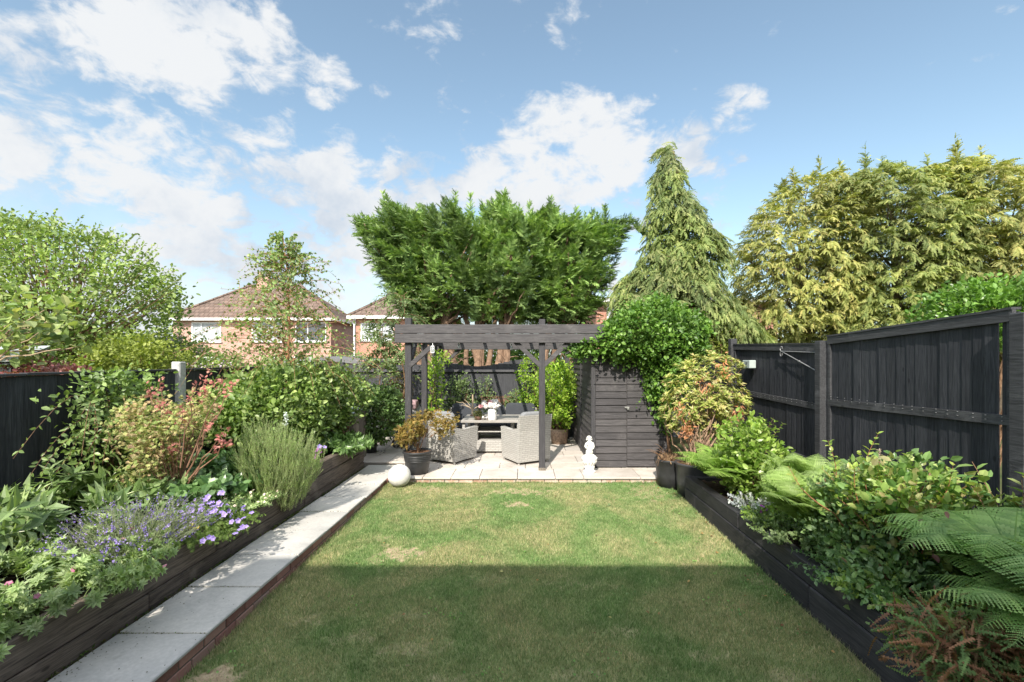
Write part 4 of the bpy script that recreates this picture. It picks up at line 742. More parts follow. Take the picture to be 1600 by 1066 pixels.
for (x0, x1, lb_, tr_) in ((550, 668, 'dense green conifer leaning out to the left behind the pergola, nearest the brick house', [(672, -.5)]), (662, 762, 'dense green conifer behind the left half of the pergola, a twin-tipped crown', [(693, 0), (706, .1), (724, 0)]),
                           (755, 858, 'dense green conifer behind the pergola middle, several bare pinkish trunks showing', [(752, .1), (775, 0), (790, .2)]), (850, 990, 'dense green conifer with crown spreading right toward the drooping conifer', [(828, .2), (846, .3), (868, .1)])):
    t_ = thing('conifer_tree', lb_, 'tree', (wx((x0+x1)/2, TY), TY, 0), 'dense clipped conifers behind the pergola')
    C_, O_ = crown(split_poly(DENSE, x0, x1), TY, 1.35, 800, hollow=.45)
    cx = wx((x0+x1)/2, TY); root = np.array([wx(770, TY), TY, 1.6]); O2 = unit(C_-root+np.array([0, 0, .3])); O2 = unit(O2*np.array([1.15, 1, .5])+O_*.3+np.array([0, -.3, .12]))
    q = MB(); kk = np.sin(C_[:, 2]*6+C_[:, 0]*5+2*np.sin(C_[:, 0]*3))+.6*rng.normal(size=len(C_)); C2_, O3_ = C_[kk > -.9], O2[kk > -.9]; boughs(q, C2_, O3_, .5, 22, SPR, .15, .75, .5, .1); Ci, Oi = crown(split_poly([((a-770)*.88+770, (b-420)*.9+426) for a, b in DENSE], x0, x1), TY+.35, .7, 330, hollow=1.); boughs(q, Ci, Oi, .6, 12, SPR, .26, 1.2, .8, 0)
    obj('crown', q, ley, t_); tr = MB()
    for tp, ly in tr_:
        bx = wx(tp, TY); by = TY-.55+.5*rng.random()
        pth = limb(tr, (bx, by, -.02), (bx+(bx-wx(770, TY))*.35+rng.normal()*.12, by+.3, 3.1+rng.random()*.6), .125+.05*rng.random(), .085, 0, 9, 7, .02)
        for _ in range(5): j = C_[rng.integers(len(C_))]; limb(tr, pth[-2], j, .05, .012, .04, 5, 6, .05)
    for _ in range(12):
        j = pth[3]+np.array([rng.normal()*.25, -.3*rng.random(), rng.normal()*.4]); limb(tr, j, j+np.array([rng.normal()*.5, -.25*rng.random(), .45*rng.random()]), .016, .004, .1, 4)
    if x0 == 662:
        for k in range(7): bx = wx(700+rng.random()*95, TY); tr.tube([(bx, TY-.2, 0), (bx+rng.normal()*.1, TY-.1, 1.8), (bx+rng.normal()*.25, TY, 3.4)], np.array([.11, .09, .06])*(.6+.5*rng.random()), 8)
    obj('trunk', tr, bark, t_)
# leaders that stick up out of the dense crown belong to its trees
def leader(parent, px, py, base_py, Y, mat, tm, size, lean=0., n=26, dens=1.):
    a = P(px-lean, base_py, Y); b = P(px, py, Y); q = MB(); tt = rng.random(int(n*dens))**.8; p = a+(b-a)*tt[:, None]; L = np.linalg.norm(b-a)
    az = rng.random(len(tt))*6.3; d = unit(np.stack([np.cos(az), np.sin(az), np.full(len(tt), 1.1)], 1)); q.inst(tm, p, d, unit(rnd(len(tt))+np.array([0, -.5, .6])), size*(1.15-.65*tt)); q.tube([a, b], np.array([.012, .003]), 4)
    return obj('leader', q, mat, parent)
dense_things = [o for o in COL.objects if o.name.startswith('conifer_tree')]
for i, px, py, base, ln in ((0, 598, 300, 372, -14), (0, 567, 338, 362, -40), (1, 711, 299, 365, 3), (1, 735, 303, 368, 2), (0, 655, 318, 365, 4), (2, 788, 297, 360, 0), (2, 828, 318, 366, 0), (3, 860, 309, 362, -5), (3, 900, 326, 368, -3), (3, 945, 322, 370, -5), (3, 982, 338, 372, -25), (2, 812, 322, 360, 4), (3, 925, 330, 370, -3)):
    leader(dense_things[i], px, py, base, TY-.3, ley, SPR, .26, ln, 46)
# drooping conifer
dro = leafmat('drooping_conifer', [(.11, .16, .055), (.17, .225, .08), (.235, .285, .105), (.31, .33, .14)], .6, .2, .28, clump=.9, var=.28)
CY = 12.4; t_ = thing('conifer_tree', 'tall pointed conifer with drooping olive branches and a bare stem showing near its tip', 'tree', (wx(1058, CY), CY, 0))
TP = [(1036,232),(1046,230),(1056,268),(1066,300),(1090,322),(1094,345),(1122,368),(1134,392),(1130,415),(1114,428),(1125,446),(1145,472),(1180,505),(1212,540),(1190,560),(1130,560),(1060,560),(1000,545),(965,520),(948,470),(965,440),(998,408),(1012,375),(1008,345),(1018,305),(1020,275),(1030,258)]
C_, O_ = crown(TP, CY, 1.2, 1900, hollow=.5); kk = np.sin(C_[:, 2]*7+C_[:, 0]*3)*.5+np.sin(C_[:, 0]*9-C_[:, 2]*4)*.5; C_, O_ = C_[kk > -.8], O_[kk > -.8]; q = MB(); O_ = unit(O_*np.array([1, 1, .2])+np.array([0, -.25, -.45])); 
boughs(q, C_, O_, .42, 12, SPRD, .19, .55, .4, .5)
n = 70
for k in range(n):   # arching branch ends on the outline
    pl = np.array(TP); j = rng.integers(len(pl)-9); e = pl[j]+(pl[j+1]-pl[j])*rng.random(); a = P(e[0], e[1], CY+rng.normal()*.4); oo = unit(np.array([np.sign(e[0]-1050)*1., 0, .35])); tt = np.linspace(0, 1, 9)[:, None]
    pp = a+oo*tt*.36+np.array([0, 0, -.42])*tt**2; q.inst(SPRD, pp, unit(oo*.4+np.array([0, 0, -.8])+rnd(9)*.3), rnd(9)+np.array([0, -.6, .2]), .19*(1-.4*tt[:, 0]))
obj('crown', q, dro, t_); tr = MB(); tr.tube([(wx(1058, CY), CY, 0), (wx(1058, CY), CY, 3.2), (wx(1058, CY), CY-.1, 5.4), (wx(1056, CY), CY-.32, 6.6), (wx(1050, CY), CY-.1, 7.6)], np.array([.17, .12, .05, .04, .015]), 9)
for k in range(50):
    j = C_[rng.integers(len(C_))]; z = min(j[2]+.3, 6.8); limb(tr, (wx(1058, CY), CY, max(z-.3, .8)), j, .03, .006, .06, 4)
obj('trunk', tr, twig_m, t_)
# broad golden conifer at the right
gol = leafmat('golden_conifer', [(.15, .175, .05), (.23, .26, .085), (.31, .33, .115), (.39, .39, .15), (.42, .37, .14)], .6, .2, .3, clump=.8, var=.2)
gol2 = leafmat('green_gold_conifer', [(.13, .175, .055), (.21, .26, .09), (.29, .325, .115), (.37, .38, .14)], .6, .2, .3, clump=.8, var=.2)
GP = [(1160,372),(1175,345),(1200,312),(1232,282),(1262,278),(1290,275),(1320,290),(1345,262),(1370,262),(1400,275),(1440,262),(1470,262),(1500,248),(1530,262),(1570,268),(1610,278),(1680,300),(1700,520),(1500,560),(1380,545),(1300,540),(1240,545),(1175,545),(1160,500),(1155,440),(1152,405)]
gts = []
for (x0, x1, Yg, mt, lb_) in ((1140, 1350, 13.6, gol, 'broad golden green conifer with a rounded left crown beyond the bracketed fence panel'), (1300, 1495, 12.6, gol2, 'golden green conifer joining the rounded one, two thin tips on top'), (1440, 1700, 12.0, gol, 'golden green conifer at the right edge with two feathery spires')):
    t_ = thing('conifer_tree', lb_, 'tree', (wx((x0+x1)/2, Yg), Yg, 0), 'golden conifers beyond the right fence'); gts.append((t_, Yg, mt))
    C_, O_ = crown(split_poly(GP, x0, x1), Yg, 1.9, 1900, hollow=.4); q = MB(); O_ = unit(O_*np.array([1, 1, .35])+np.array([-.15, -.3, -.12])); boughs(q, C_, O_, .42, 13, SPRD, .17, .6, .45, .3)
    obj('crown', q, mt, t_); tr = MB(); bx = wx(x0+(x1-x0)*.5, Yg) if x0 > 1200 else wx(1252, Yg); tr.tube([(bx, Yg, 0), (bx+.1, Yg, 2.5), (bx, Yg, 5.2)], np.array([.24, .17, .05]), 9)
    for k in range(60): j = C_[rng.integers(len(C_))]; limb(tr, (bx, Yg, max(.9, j[2]*.75)), j, .035, .006, .05, 4)
    obj('trunk', tr, bark_g, t_)
for i, px, py, base, ln in ((0, 1279, 246, 290, -6), (0, 1310, 250, 290, -12), (0, 1238, 266, 290, -3), (1, 1352, 228, 280, 0), (1, 1376, 245, 280, -8), (1, 1408, 255, 285, 0), (1, 1448, 244, 280, -3), (2, 1492, 213, 270, -2), (2, 1533, 231, 272, -3), (2, 1572, 255, 280, -12), (2, 1497, 222, 268, 6)):
    t_, Yg, mt = gts[i]; leader(t_, px, py, base, Yg-.3, mt, SPRD, .22, ln, 34)
# leafy trees left
lfm = leafmat('apple_leaf', [(.12, .19, .05), (.19, .28, .075), (.27, .36, .11), (.35, .42, .16)], .5, .35, .3, clump=1.4, var=.25)
AY = 9.4; t_ = thing('apple_tree', 'spreading light green apple tree beyond the left fence', 'tree', (wx(90, AY), AY, 0))
AP = [(-60,330),(10,350),(60,348),(120,362),(175,378),(215,400),(240,425),(262,450),(270,470),(258,500),(262,540),(230,575),(150,585),(40,585),(-60,570)]
C_, O_ = crown(AP, AY, 1.4, 900, hollow=.55); q = MB(); clumps(q, C_, O_, 20, .13, OVAL, .085, .5, .9, .2, .8); tr = MB(); tr.tube([(wx(90, AY), AY, 0), (wx(95, AY), AY, 1.1), (wx(85, AY), AY, 1.9)], np.array([.13, .10, .08]), 8)
for k in range(110): j = C_[rng.integers(len(C_))]; limb(tr, (wx(90, AY)+rng.normal()*.2, AY, 1.4+.5*rng.random()), j, .028, .005, .1, 4)
for k in range(70):   # shoots above the outline
    j = rng.integers(1, 8); e = np.array(AP[j])+(np.array(AP[j+1])-np.array(AP[j]))*rng.random(); a = P(e[0]-10, e[1]+14, AY+rng.normal()*.5); b = a+unit(np.array([.5+.4*rng.random(), 0, .9*rng.random()+.2]))*(.25+.38*rng.random()); pp = a+(b-a)*np.linspace(.1, 1, 13)[:, None]; tr.tube([(wx(88, AY), AY, 1.8), (a+np.array([wx(88, AY), AY, 2.0]))/2-np.array([0, 0, .1]), a, b], np.array([.011, .007, .005, .002]), 4)
    q.inst(OVAL, pp, unit(rnd(13)+unit(b-a)), rnd(13)+np.array([0, 0, .7]), .065)
obj('crown', q, lfm, t_); obj('trunk', tr, twig_m, t_)
fig = leafmat('broad_leaf', [(.12, .19, .06), (.19, .27, .09), (.29, .36, .13), (.38, .38, .17)], .45, .4, .28, clump=2, var=.25)
FY = 5.9; t_ = thing('fig_tree', 'broad-leaved bush with bare reddish branches just over the left fence', 'bush', (wx(20, FY), FY, 0)); C_, O_ = crown([(-80,470),(20,465),(70,480),(110,510),(105,545),(70,560),(20,545),(-80,560)], FY, .6, 110, hollow=.6); q = MB(); clumps(q, C_, O_, 5, .1, OVAL, .13, .5, .9, .0, 1.2); tr = MB()
for k in range(26): j = C_[rng.integers(len(C_))]; limb(tr, (wx(-60, FY), FY, 1.85), j, .018, .005, .06, 5)
for a, b in (((-40, 580), (95, 545)), ((-20, 575), (60, 520))): limb(tr, P(*a, FY-.4), P(*b, FY-.5), .012, .004, .05, 6)
obj('crown', q, fig, t_); obj('branches', tr, plain('red_twig', (.38, .28, .19), .8, .2, .2, 20, .3), t_)
yel = leafmat('yellow_green_leaf', [(.13, .17, .025), (.2, .25, .045), (.28, .32, .08)], .5, .3, .3, clump=2., var=.22)
def bush(name, label, cat, poly, Y, T, n, per, r, tm, size, mat, up=.3, trunk=None, upz=.7, grp=None, hollow=.5, br_mat=None, zb=0.):
    c = np.mean(np.array([P(a, b, Y) for a, b in poly]), 0); t_ = thing(name, label, cat, (c[0], Y, zb), grp); C_, O_ = crown(poly, Y, T, n, hollow=hollow); q = MB(); clumps(q, C_, O_, per, r, tm, size, .6, .8, up, upz); obj('foliage', q, mat, t_)
    if trunk: 
        tr = MB()
        for k in range(trunk): j = C_[rng.integers(len(C_))]; b0 = np.array([c[0]+rng.normal()*.08, Y+rng.normal()*.08, zb]); limb(tr, b0, j, .016, .004, .05, 5)
        obj('branches', tr, br_mat or twig_m, t_)
    return t_, C_, O_
bush('garden_bush', 'bright yellow-green bush over the left fence between apple tree and lilac', 'bush', [(150,560),(175,540),(225,528),(262,540),(280,560),(275,590),(140,592)], 8.0, .6, 260, 16, .09, OVAL, .06, yel, trunk=14)
t_, C_, O_ = bush('lilac_bush', 'green bush dotted with pale lilac blossom before the orange brick house', 'bush', [(262,560),(272,535),(292,526),(312,545),(362,556),(392,566),(388,592),(262,592)], 10.5, .6, 260, 15, .1, OVAL, .07, lfm, trunk=14)
q = MB(); i_ = rng.choice(len(C_), 60); n = 60*14; q.inst(OVAL, C_[np.repeat(i_, 14)]+rng.normal(size=(n, 3))*.055+np.array([0, -.15, .05]), rnd(n), rnd(n), .04, 1.4); obj('blossom', q, leafmat('lilac_petal', [(.42, .32, .45), (.58, .48, .58)], tr=.2, trc=(1, 1, 1)), t_)
bush('red_leaved_plant', 'low row of dusky red leaves showing just over the left fence top', 'plant', [(18,590),(30,573),(90,568),(128,575),(128,595),(10,595)], 6.0, .25, 70, 16, .05, OVAL, .05, leafmat('dusky_red', [(.22, .07, .08), (.34, .14, .15), (.42, .24, .22)], var=.2), trunk=8, zb=.3)
bush('laurel_bush', 'bright green glossy bush peeping over the tallest right fence panel', 'bush', [(1440,520),(1450,485),(1480,460),(1520,448),(1570,450),(1640,440),(1660,520),(1560,540)], 6.9, .55, 420, 15, .08, OVAL, .075, leafmat('bright_laurel', [(.07, .15, .025), (.12, .24, .04), (.19, .32, .07)], .35, .5, .3, clump=2, var=.25), trunk=16)
bush('garden_bush', 'pale loose bush between the shed climber and the right fence corner', 'bush', [(1085,540),(1100,505),(1140,495),(1150,535),(1155,575),(1080,580)], 11.9, .5, 200, 14, .1, OVAL, .06, yel, trunk=18)
for k, (px, w_) in enumerate(((30, 90), (150, 80), (1250, 120), (1420, 130), (1560, 120), (1700, 130), (560, 60), (470, 60), (700, 60), (780, 60), (860, 60), (200, 60), (-150, 120), (-320, 130), (1900, 130))):
    Yh = (13.5, 14, 15.8, 15.4, 15, 14.5, 24, 24, 16.4, 16.8, 16.4, 15, 13, 12, 14)[k]; zt = 575 if px > 600 and px < 900 else (588 if Yh > 20 else 560)
    bush('hedge_bush', ('dark hedge behind the apple tree, its left half', 'dark hedge behind the apple tree, its right half', 'shadowed hedge low behind the rounded golden conifer', 'shadowed hedge low behind the middle golden conifer', 'shadowed hedge low behind the right golden conifer', 'hedge out of view beyond the right golden conifer', 'far hedge in front of the red brick house', 'far hedge below the orange brick house', 'dark undergrowth behind the left conifer trunks', 'dark undergrowth behind the middle conifer trunks', 'dark undergrowth behind the right conifer trunks', 'low hedge right of the apple tree', 'hedge out of view left of the apple tree', 'hedge farthest out of view on the left', 'hedge farthest out of view on the right')[k], 'hedge', [(px-w_, 600), (px-w_, zt-20-8*(k % 3)), (px-w_*.3, zt-34), (px+w_*.4, zt-26), (px+w_, zt-18), (px+w_, 605), (px, 640)], Yh, 1.0, 260, 12, .2, OVAL, .14, lfm if k < 2 or k > 10 else ley, trunk=6)

# ================================================================== climber, pots and patio plants
vine = leafmat('climber_leaf', [(.055, .125, .02), (.09, .19, .03), (.14, .26, .045), (.2, .33, .07)], .42, .45, .3, clump=2.5, var=.25)
t_ = thing('climbing_plant', 'thick bright green climber heaped over the shed roof and the end of the pergola beam', 'climber', (1.9, 7.9, SZ+.06)); q = MB(); VYY = 7.95
C_, O_ = crown([(888,548),(905,530),(935,520),(950,506),(968,496),(980,480),(1005,482),(1022,470),(1050,484),(1085,495),(1100,520),(1086,536),(1092,552),(1070,560),(1062,580),(1058,610),(1045,650),(1036,672),(1022,640),(1008,600),(1000,570),(985,560),(965,562),(930,552),(905,556)], VYY, .8, 900, hollow=.4); C_[:, 1] = np.where(C_[:, 2] < SZ+.1, np.minimum(C_[:, 1], SY0-.08), C_[:, 1]); clumps(q, C_, O_, 16, .07, OVAL, .07, .5, .8, -.1, .8)
for k in range(60):
    j = C_[rng.integers(len(C_))]+np.array([0, -.1, 0]); d = unit(np.array([rng.normal(), -.6*rng.random(), rng.normal()*.5+.1])); n = 10; pp = j+d*np.linspace(0, .28, n)[:, None]+np.array([0, 0, -.25])*np.linspace(0, 1, n)[:, None]**2; q.inst(OVAL, pp, rnd(n)+d, rnd(n)+np.array([0, 0, .8]), .055)
obj('foliage', q, vine, t_); tr = MB(); limb(tr, (2.5, 7.7, .1), (2.3, 7.75, 2.1), .03, .02, 0, 6)
for k in range(30): limb(tr, (2.3, 7.75, 1.9), C_[rng.integers(len(C_))], .012, .004, .1, 4)
obj('branches', tr, twig_m, t_)
# potted maple by the pergola post
maple_m = leafmat('maple_leaf', [(.16, .13, .04), (.28, .20, .06), (.36, .24, .08), (.20, .20, .06)], .5, .3, .35, clump=6, var=.2)
t_ = pot((-1.76, 7.47, PH), .37, .165, .24, plast, 'small golden cut-leaf maple in a ribbed black pot next to the white ball', ribs=True, name='potted_maple')
MC = np.array([-1.70, 7.5, .0]); C_, O_ = crown([(622,672),(640,652),(665,644),(700,648),(722,655),(705,668),(690,676),(668,664),(655,680),(640,692),(628,690)], 7.5, .3, 90, hollow=.6); q = MB(); clumps(q, C_, O_, 11, .035, PALM, .05, .4, .7, -.45, 1.)
C2 = C_[rng.integers(len(C_), size=60)]; 
for c2 in C2[:44]: n = 5; pp = c2+np.array([rng.normal()*.03, rng.normal()*.03, 0])+np.array([0, 0, -.12])*np.linspace(.1, 1, n)[:, None]; q.inst(PALM, pp, np.array([0, 0, -1.])+rnd(n)*.6, rnd(n)+np.array([0, -1., .2]), .04)
obj('foliage', q, maple_m, t_); tr = MB(); p0 = np.array([-1.76, 7.47, PH+.32])
for a, b, c in (((.0, 0, .14), (-.05, 0, .26), (-.12, .0, .34)), ((.05, .02, .12), (.1, 0, .26), (.24, 0, .33)), ((-.02, 0, .12), (-.12, -.05, .22), (-.26, -.05, .24)), ((.02, 0, .15), (.03, .05, .30), (.07, .1, .36))): tr.tube([p0, p0+a, p0+b, p0+c], np.array([.012, .009, .006, .003]), 6)
for k in range(30): j = C_[rng.integers(len(C_))]; limb(tr, p0+np.array([j[0]-p0[0], j[1]-p0[1], 0])*.35+np.array([0, 0, .26]), j, .005, .002, .06, 4)
obj('branches', tr, twig_m, t_)
# pots and the pieris at the right of the shed
dry = leafmat('dry_stem', [(.20, .13, .08), (.32, .22, .14)], .8, .1, .1)
t_ = pot((2.24, 7.02, 0), .44, .185, .235, plast, 'black plastic pot with bare curving stems at the right corner of the patio', name='potted_shrub'); q = MB(); b_, d_ = fan((2.24, 7.02, .4), 26, .9, .4, .1, (.2, -.1)); stems(b_, d_, .28+.3*rng.random(26), .4, 6, DIAM, .03, MB(), q, .006); lfm_ = MB(); n = 300; pp = np.array([2.24, 7.02, .43])+rng.normal(size=(n, 3))*np.array([.08, .08, .03]); lfm_.inst(LANCE, pp, rnd(n)+np.array([0, 0, .4]), rnd(n), .06, 1.); obj('stems', q, twig_m, t_); obj('dead_leaves', lfm_, dry, t_)
pier = leafmat('pieris_leaf', [(.20, .27, .06), (.32, .38, .10), (.44, .46, .16), (.50, .47, .20), (.42, .30, .14)], .35, .45, .3, clump=5, var=.2)
t_ = pot((2.47, 6.62, 0), .47, .24, .275, glaz, 'tall yellow-green and bronze evergreen shrub in a dark glazed pot by the right fence corner', name='potted_shrub')
PP = [(1040,600),(1052,575),(1075,560),(1100,548),(1130,556),(1158,568),(1150,590),(1168,625),(1160,660),(1140,650),(1120,690),(1100,672),(1085,665),(1060,680),(1040,660),(1032,640)]
C_, O_ = crown(PP, 6.75, .5, 430, hollow=.45); q = MB(); N = len(C_)*13; i_ = np.repeat(np.arange(len(C_)), 13); az = rng.random(N)*6.3; ax = unit(O_*.6+np.array([0, -.15, .75])); e1 = unit(np.cross(ax, np.array([.3, .9, .1]))); e2 = np.cross(ax, e1)
d = unit(e1[i_]*np.cos(az)[:, None]+e2[i_]*np.sin(az)[:, None]+ax[i_]*(.25+.5*rng.random(N))[:, None]); q.inst(LANCE, C_[i_]+rng.normal(size=(N, 3))*.012, d, ax[i_]+rnd(N)*.3, .075*(.7+.5*rng.random(N)), 1.35); obj('foliage', q, pier, t_)
q = MB()
for px, py in ((1073, 672), (1152, 650), (1065, 640), (1098, 600), (1130, 575)):
    n = 90 if py > 645 else 30; c = P(px, py, 6.25+(.12 if py > 645 else .0)); q.inst(LANCE, c+rng.normal(size=(n, 3))*np.array([.045, .04, .07]), rnd(n)+np.array([0, 0, -.5]), rnd(n), .07, 1.3)
obj('dead_leaves', q, leafmat('rust_leaf', [(.36, .14, .06), (.5, .24, .12), (.42, .2, .1)], tr=.15), t_); tr = MB()
for k in range(34): a = np.array([2.47+rng.normal()*.05, 6.62+rng.normal()*.05, .44]); j = C_[rng.integers(len(C_))]; limb(tr, a, j-np.array([0, 0, .05]), .014, .005, -.06, 5, 8, .08)
obj('branches', tr, plain('pale_twig', (.30, .2, .14), .85, .2, .3, 20, .4), t_)
# plants around and behind the pergola
acid = leafmat('acid_green_leaf', [(.12, .24, .02), (.2, .34, .035), (.3, .44, .06), (.38, .48, .09)], .42, .4, .35, clump=4, var=.25)
mid = leafmat('mid_green_leaf', [(.07, .13, .045), (.12, .20, .07), (.19, .29, .10)], .45, .4, .3, clump=4, var=.3)
soft = leafmat('soft_green_leaf', [(.10, .16, .06), (.16, .23, .09), (.23, .30, .14)], .5, .3, .3, clump=4, var=.25)
t_ = bush('patio_shrub', 'bright lime green shrub in a woven pot between right post and shed wall', 'shrub', [(838,600),(845,575),(865,568),(890,572),(898,600),(890,640),(888,664),(866,668),(850,650),(842,625)], 10.2, .45, 300, 13, .06, OVAL, .06, acid, trunk=10, zb=.4)[0]
c = (wx(874, 10.1), 10.15, PH); obj('woven_pot', MB().lathe([(.17, 0), (.20, .28), (.2, .32), (.185, .325), (.17, .29), (0, .29)], c, 24), plain('seagrass', (.34, .25, .19), .9, .1, .35, 26, .8), t_, True)
bush('climbing_plant', 'yellow-green climber reaching up the back fence left of the lime green shrub', 'climber', [(812,580),(820,560),(838,550),(846,570),(842,600),(836,640),(826,650),(815,625)], 10.75, .15, 130, 9, .05, OVAL, .055, acid, trunk=6, zb=.1)
bush('fence_plant', 'pale blue-green plant on the back fence behind the right sofa cushion', 'plant', [(785,636),(795,618),(808,612),(822,620),(832,636)], 10.95, .12, 70, 12, .05, OVAL, .05, soft, trunk=5, zb=.3)
bush('fence_plant', 'loose pale trained shrub on the back fence behind the vase, between fence shadows', 'plant', [(738,640),(742,612),(750,592),(768,592),(776,612),(772,628),(755,640)], 11.0, .12, 75, 7, .07, OVAL, .05, soft, trunk=9, zb=.3)
bush('fence_plant', 'taller leafy shrub on the back fence behind the left sofa cushion', 'plant', [(700,650),(702,600),(712,588),(728,590),(738,605),(736,650)], 10.95, .15, 130, 9, .06, OVAL, .055, soft, trunk=9, zb=.3)
bush('climbing_plant', 'bright climber twining up the side posts of the pergola', 'climber', [(668,620),(664,580),(672,558),(685,545),(700,555),(702,572),(690,578),(694,600),(692,650),(682,690),(672,680)], 9.6, .2, 130, 9, .05, OVAL, .055, acid, trunk=8, zb=.1)
# slender pale-leaved trees in the back left corner
for (px, top, lab, Yt, sd) in ((595, 505, 'slender tree with drooping pale leaves left of the pergola, shorter stem', 9.9, 0), (628, 462, 'slender taller tree with drooping leaves just left of the pergola beam end', 9.5, 1)):
    bx = wx(px, Yt); t_ = thing('slender_tree', lab, 'tree', (bx, Yt, PH), 'slender trees in the back left corner'); tr = MB(); zt = wz(top, Yt); pts = limb(tr, (bx, Yt, .1), (bx+.05, Yt, zt), .02, .006, 0, 6, 8, .03); q = MB()
    n = 60; zz = 1.5+(zt-1.5)*rng.random(n); b_ = np.stack([np.full(n, bx), np.full(n, Yt), zz], 1); a = rng.random(n)*6.3; d_ = unit(np.stack([np.cos(a), np.sin(a)*.8, .45+.3*rng.random(n)], 1)); stems(b_, d_, .45+.45*rng.random(n), .85, 11, LANCE, .11, q, tr, .005, .15, .8, 2, wid=1.6); obj('foliage', q, soft, t_); obj('trunk', tr, twig_m, t_)
bush('corner_shrub', 'bronze-green shrub low between the slender trees and the pergola post', 'shrub', [(596,655),(600,610),(615,592),(640,600),(646,640),(640,662)], 10.5, .35, 190, 12, .07, OVAL, .05, leafmat('bronze_leaf', [(.10, .12, .035), (.18, .17, .055), (.22, .12, .07)], tr=.25), trunk=10, zb=.1)
t_ = pot((-3.12, 9.15, PH), .36, .13, .17, plast, 'dark green leafy shrub in a tall dark pot at the far end of the path', name='potted_shrub'); C_, O_ = crown([(556,640),(565,615),(590,606),(620,612),(632,640),(625,665),(605,682),(588,688),(565,670)], 9.1, .4, 330, hollow=.45); q = MB(); clumps(q, C_, O_, 13, .06, OVAL, .065, .5, .8, .1, .8); obj('foliage', q, mid, t_)
tr = MB(); [limb(tr, (-3.12, 9.15, .4), C_[rng.integers(len(C_))], .014, .004, .03, 5) for _ in range(12)]; obj('branches', tr, twig_m, t_)
# covered barbecue with a wheel
bq = thing('barbecue', 'round barbecue under a grey cover with one pale wheel, left of the pergola post', 'barbecue', (-2.62, 9.9, PH)); covm = plain('grey_cover', (.30, .29, .30), .8, .2, .12, 3, .3)
obj('cover', MB().lathe([(.27, .10), (.30, .14), (.28, .5), (.31, .68), (.30, .80), (.22, .92), (.08, .98), (0.0, .985)], (-2.55, 9.9, PH), 26), covm, bq, True)
w_ = MB(); wc = P(619, 687, 9.6); wc[2] = PH+.095; a = np.linspace(0, 2*math.pi, 25); w_.tube(np.stack([wc[0]+.075*np.cos(a), np.full(25, wc[1]), wc[2]+.075*np.sin(a)], 1), .02, 8); obj('wheel', w_, met_d, bq, True)
obj('wheel_disc', MB().lathe([(.0, -.012), (.062, -.012), (.062, .012), (.0, .012)], (0, 0, 0), 20), met_l, bq, True); bpy.context.view_layer.update(); wd_ = bq.children[-1]; wd_.matrix_parent_inverse = Matrix.Identity(4); wd_.location = Vector(wc)-bq.location; wd_.rotation_euler = (R(90), 0, 0)
obj('leg', MB().tube([P(607, 662, 9.6), wc+np.array([-.02, 0, .06])], .012, 6), met_l, bq); obj('handle_cloth', pad(MB(), -2.62, -2.3, 9.62, 9.9, .9, 1.1), plain('dusty_pink_cloth', (.36, .24, .26), .9, .1, .1, 6, .2), bq, True)
# cold frame box by the end of the left bed
cf = thing('storage_box', 'tall weathered timber box with a sloping grey lid at the end of the left bed', 'box', (-3.4, 8.5, PH)); fx0, fx1, fy0, fy1 = -3.72, -3.06, 8.12, 8.8; q = MB()
for i in range(5): q.bbox(fx1-.022, fx1, fy0+i*.136+.002, fy0+(i+1)*.136-.002, PH, .98-(.02*i if 0 else 0), .003)
for i in range(5): q.bbox(fx0+i*.128+.002, fx0+(i+1)*.128-.002, fy0-.004, fy0+.018, PH, .98, .003)
obj('side_boards', q, grey_wood, cf); obj('inner_box', MB().box(fx0, fx1-.025, fy0+.02, fy1, PH, .975), grey_wood, cf); M = Matrix.Translation(((fx0+fx1)/2, (fy0+fy1)/2, 1.04))@Matrix.Rotation(R(9), 4, 'X'); obj('lid', MB().bbox(-.36, .36, -.37, .37, -.012, .012, .004, M), plain('lid_sheet', (.42, .45, .48), .35, .5, .08, 3, 0), cf)

# ================================================================== left bed
# climber on the left fence
cl_m = leafmat('fence_climber_leaf', [(.11, .18, .06), (.18, .27, .08), (.27, .37, .13)], .4, .45, .3, clump=4, var=.25)
t_ = thing('climbing_plant', 'trailing green climber hanging over the left fence, sprawling toward the near corner', 'climber', (-4.5, 4.9, .4)); q = MB(); tr = MB()
C_, O_ = crown([(120,585),(150,578),(200,582),(236,600),(232,640),(225,700),(228,770),(180,770),(160,720),(165,670),(140,640),(128,610)], 4.95, .16, 260, hollow=.7); C_[:, 0] = np.maximum(C_[:, 0]*.0-4.5+rng.random(len(C_))*.22, -4.52); C_[:, 1] = 4.95+rng.normal(size=len(C_))*.30+.0
clumps(q, C_, O_*0+np.array([.8, -.3, -.1]), 7, .05, OVAL, .06, .5, .9, -.1, .7)
n = 16; b_ = np.stack([np.full(n, -4.42), 4.7+.2*rng.normal(size=n), .9+.75*rng.random(n)], 1); d_ = unit(np.stack([.35+.4*rng.random(n), -1+.3*rng.normal(size=n), .15+.35*rng.random(n)], 1)); stems(b_, d_, .55+.55*rng.random(n), .55, 10, OVAL, .075, q, tr, .005, .1, .9, 2, wid=.8)
obj('foliage', q, cl_m, t_)
for k in range(24): limb(tr, (-4.45, 4.9+.2*rng.normal(), .4), C_[rng.integers(len(C_))], .009, .004, 0, 4)
obj('stems', tr, twig_m, t_)
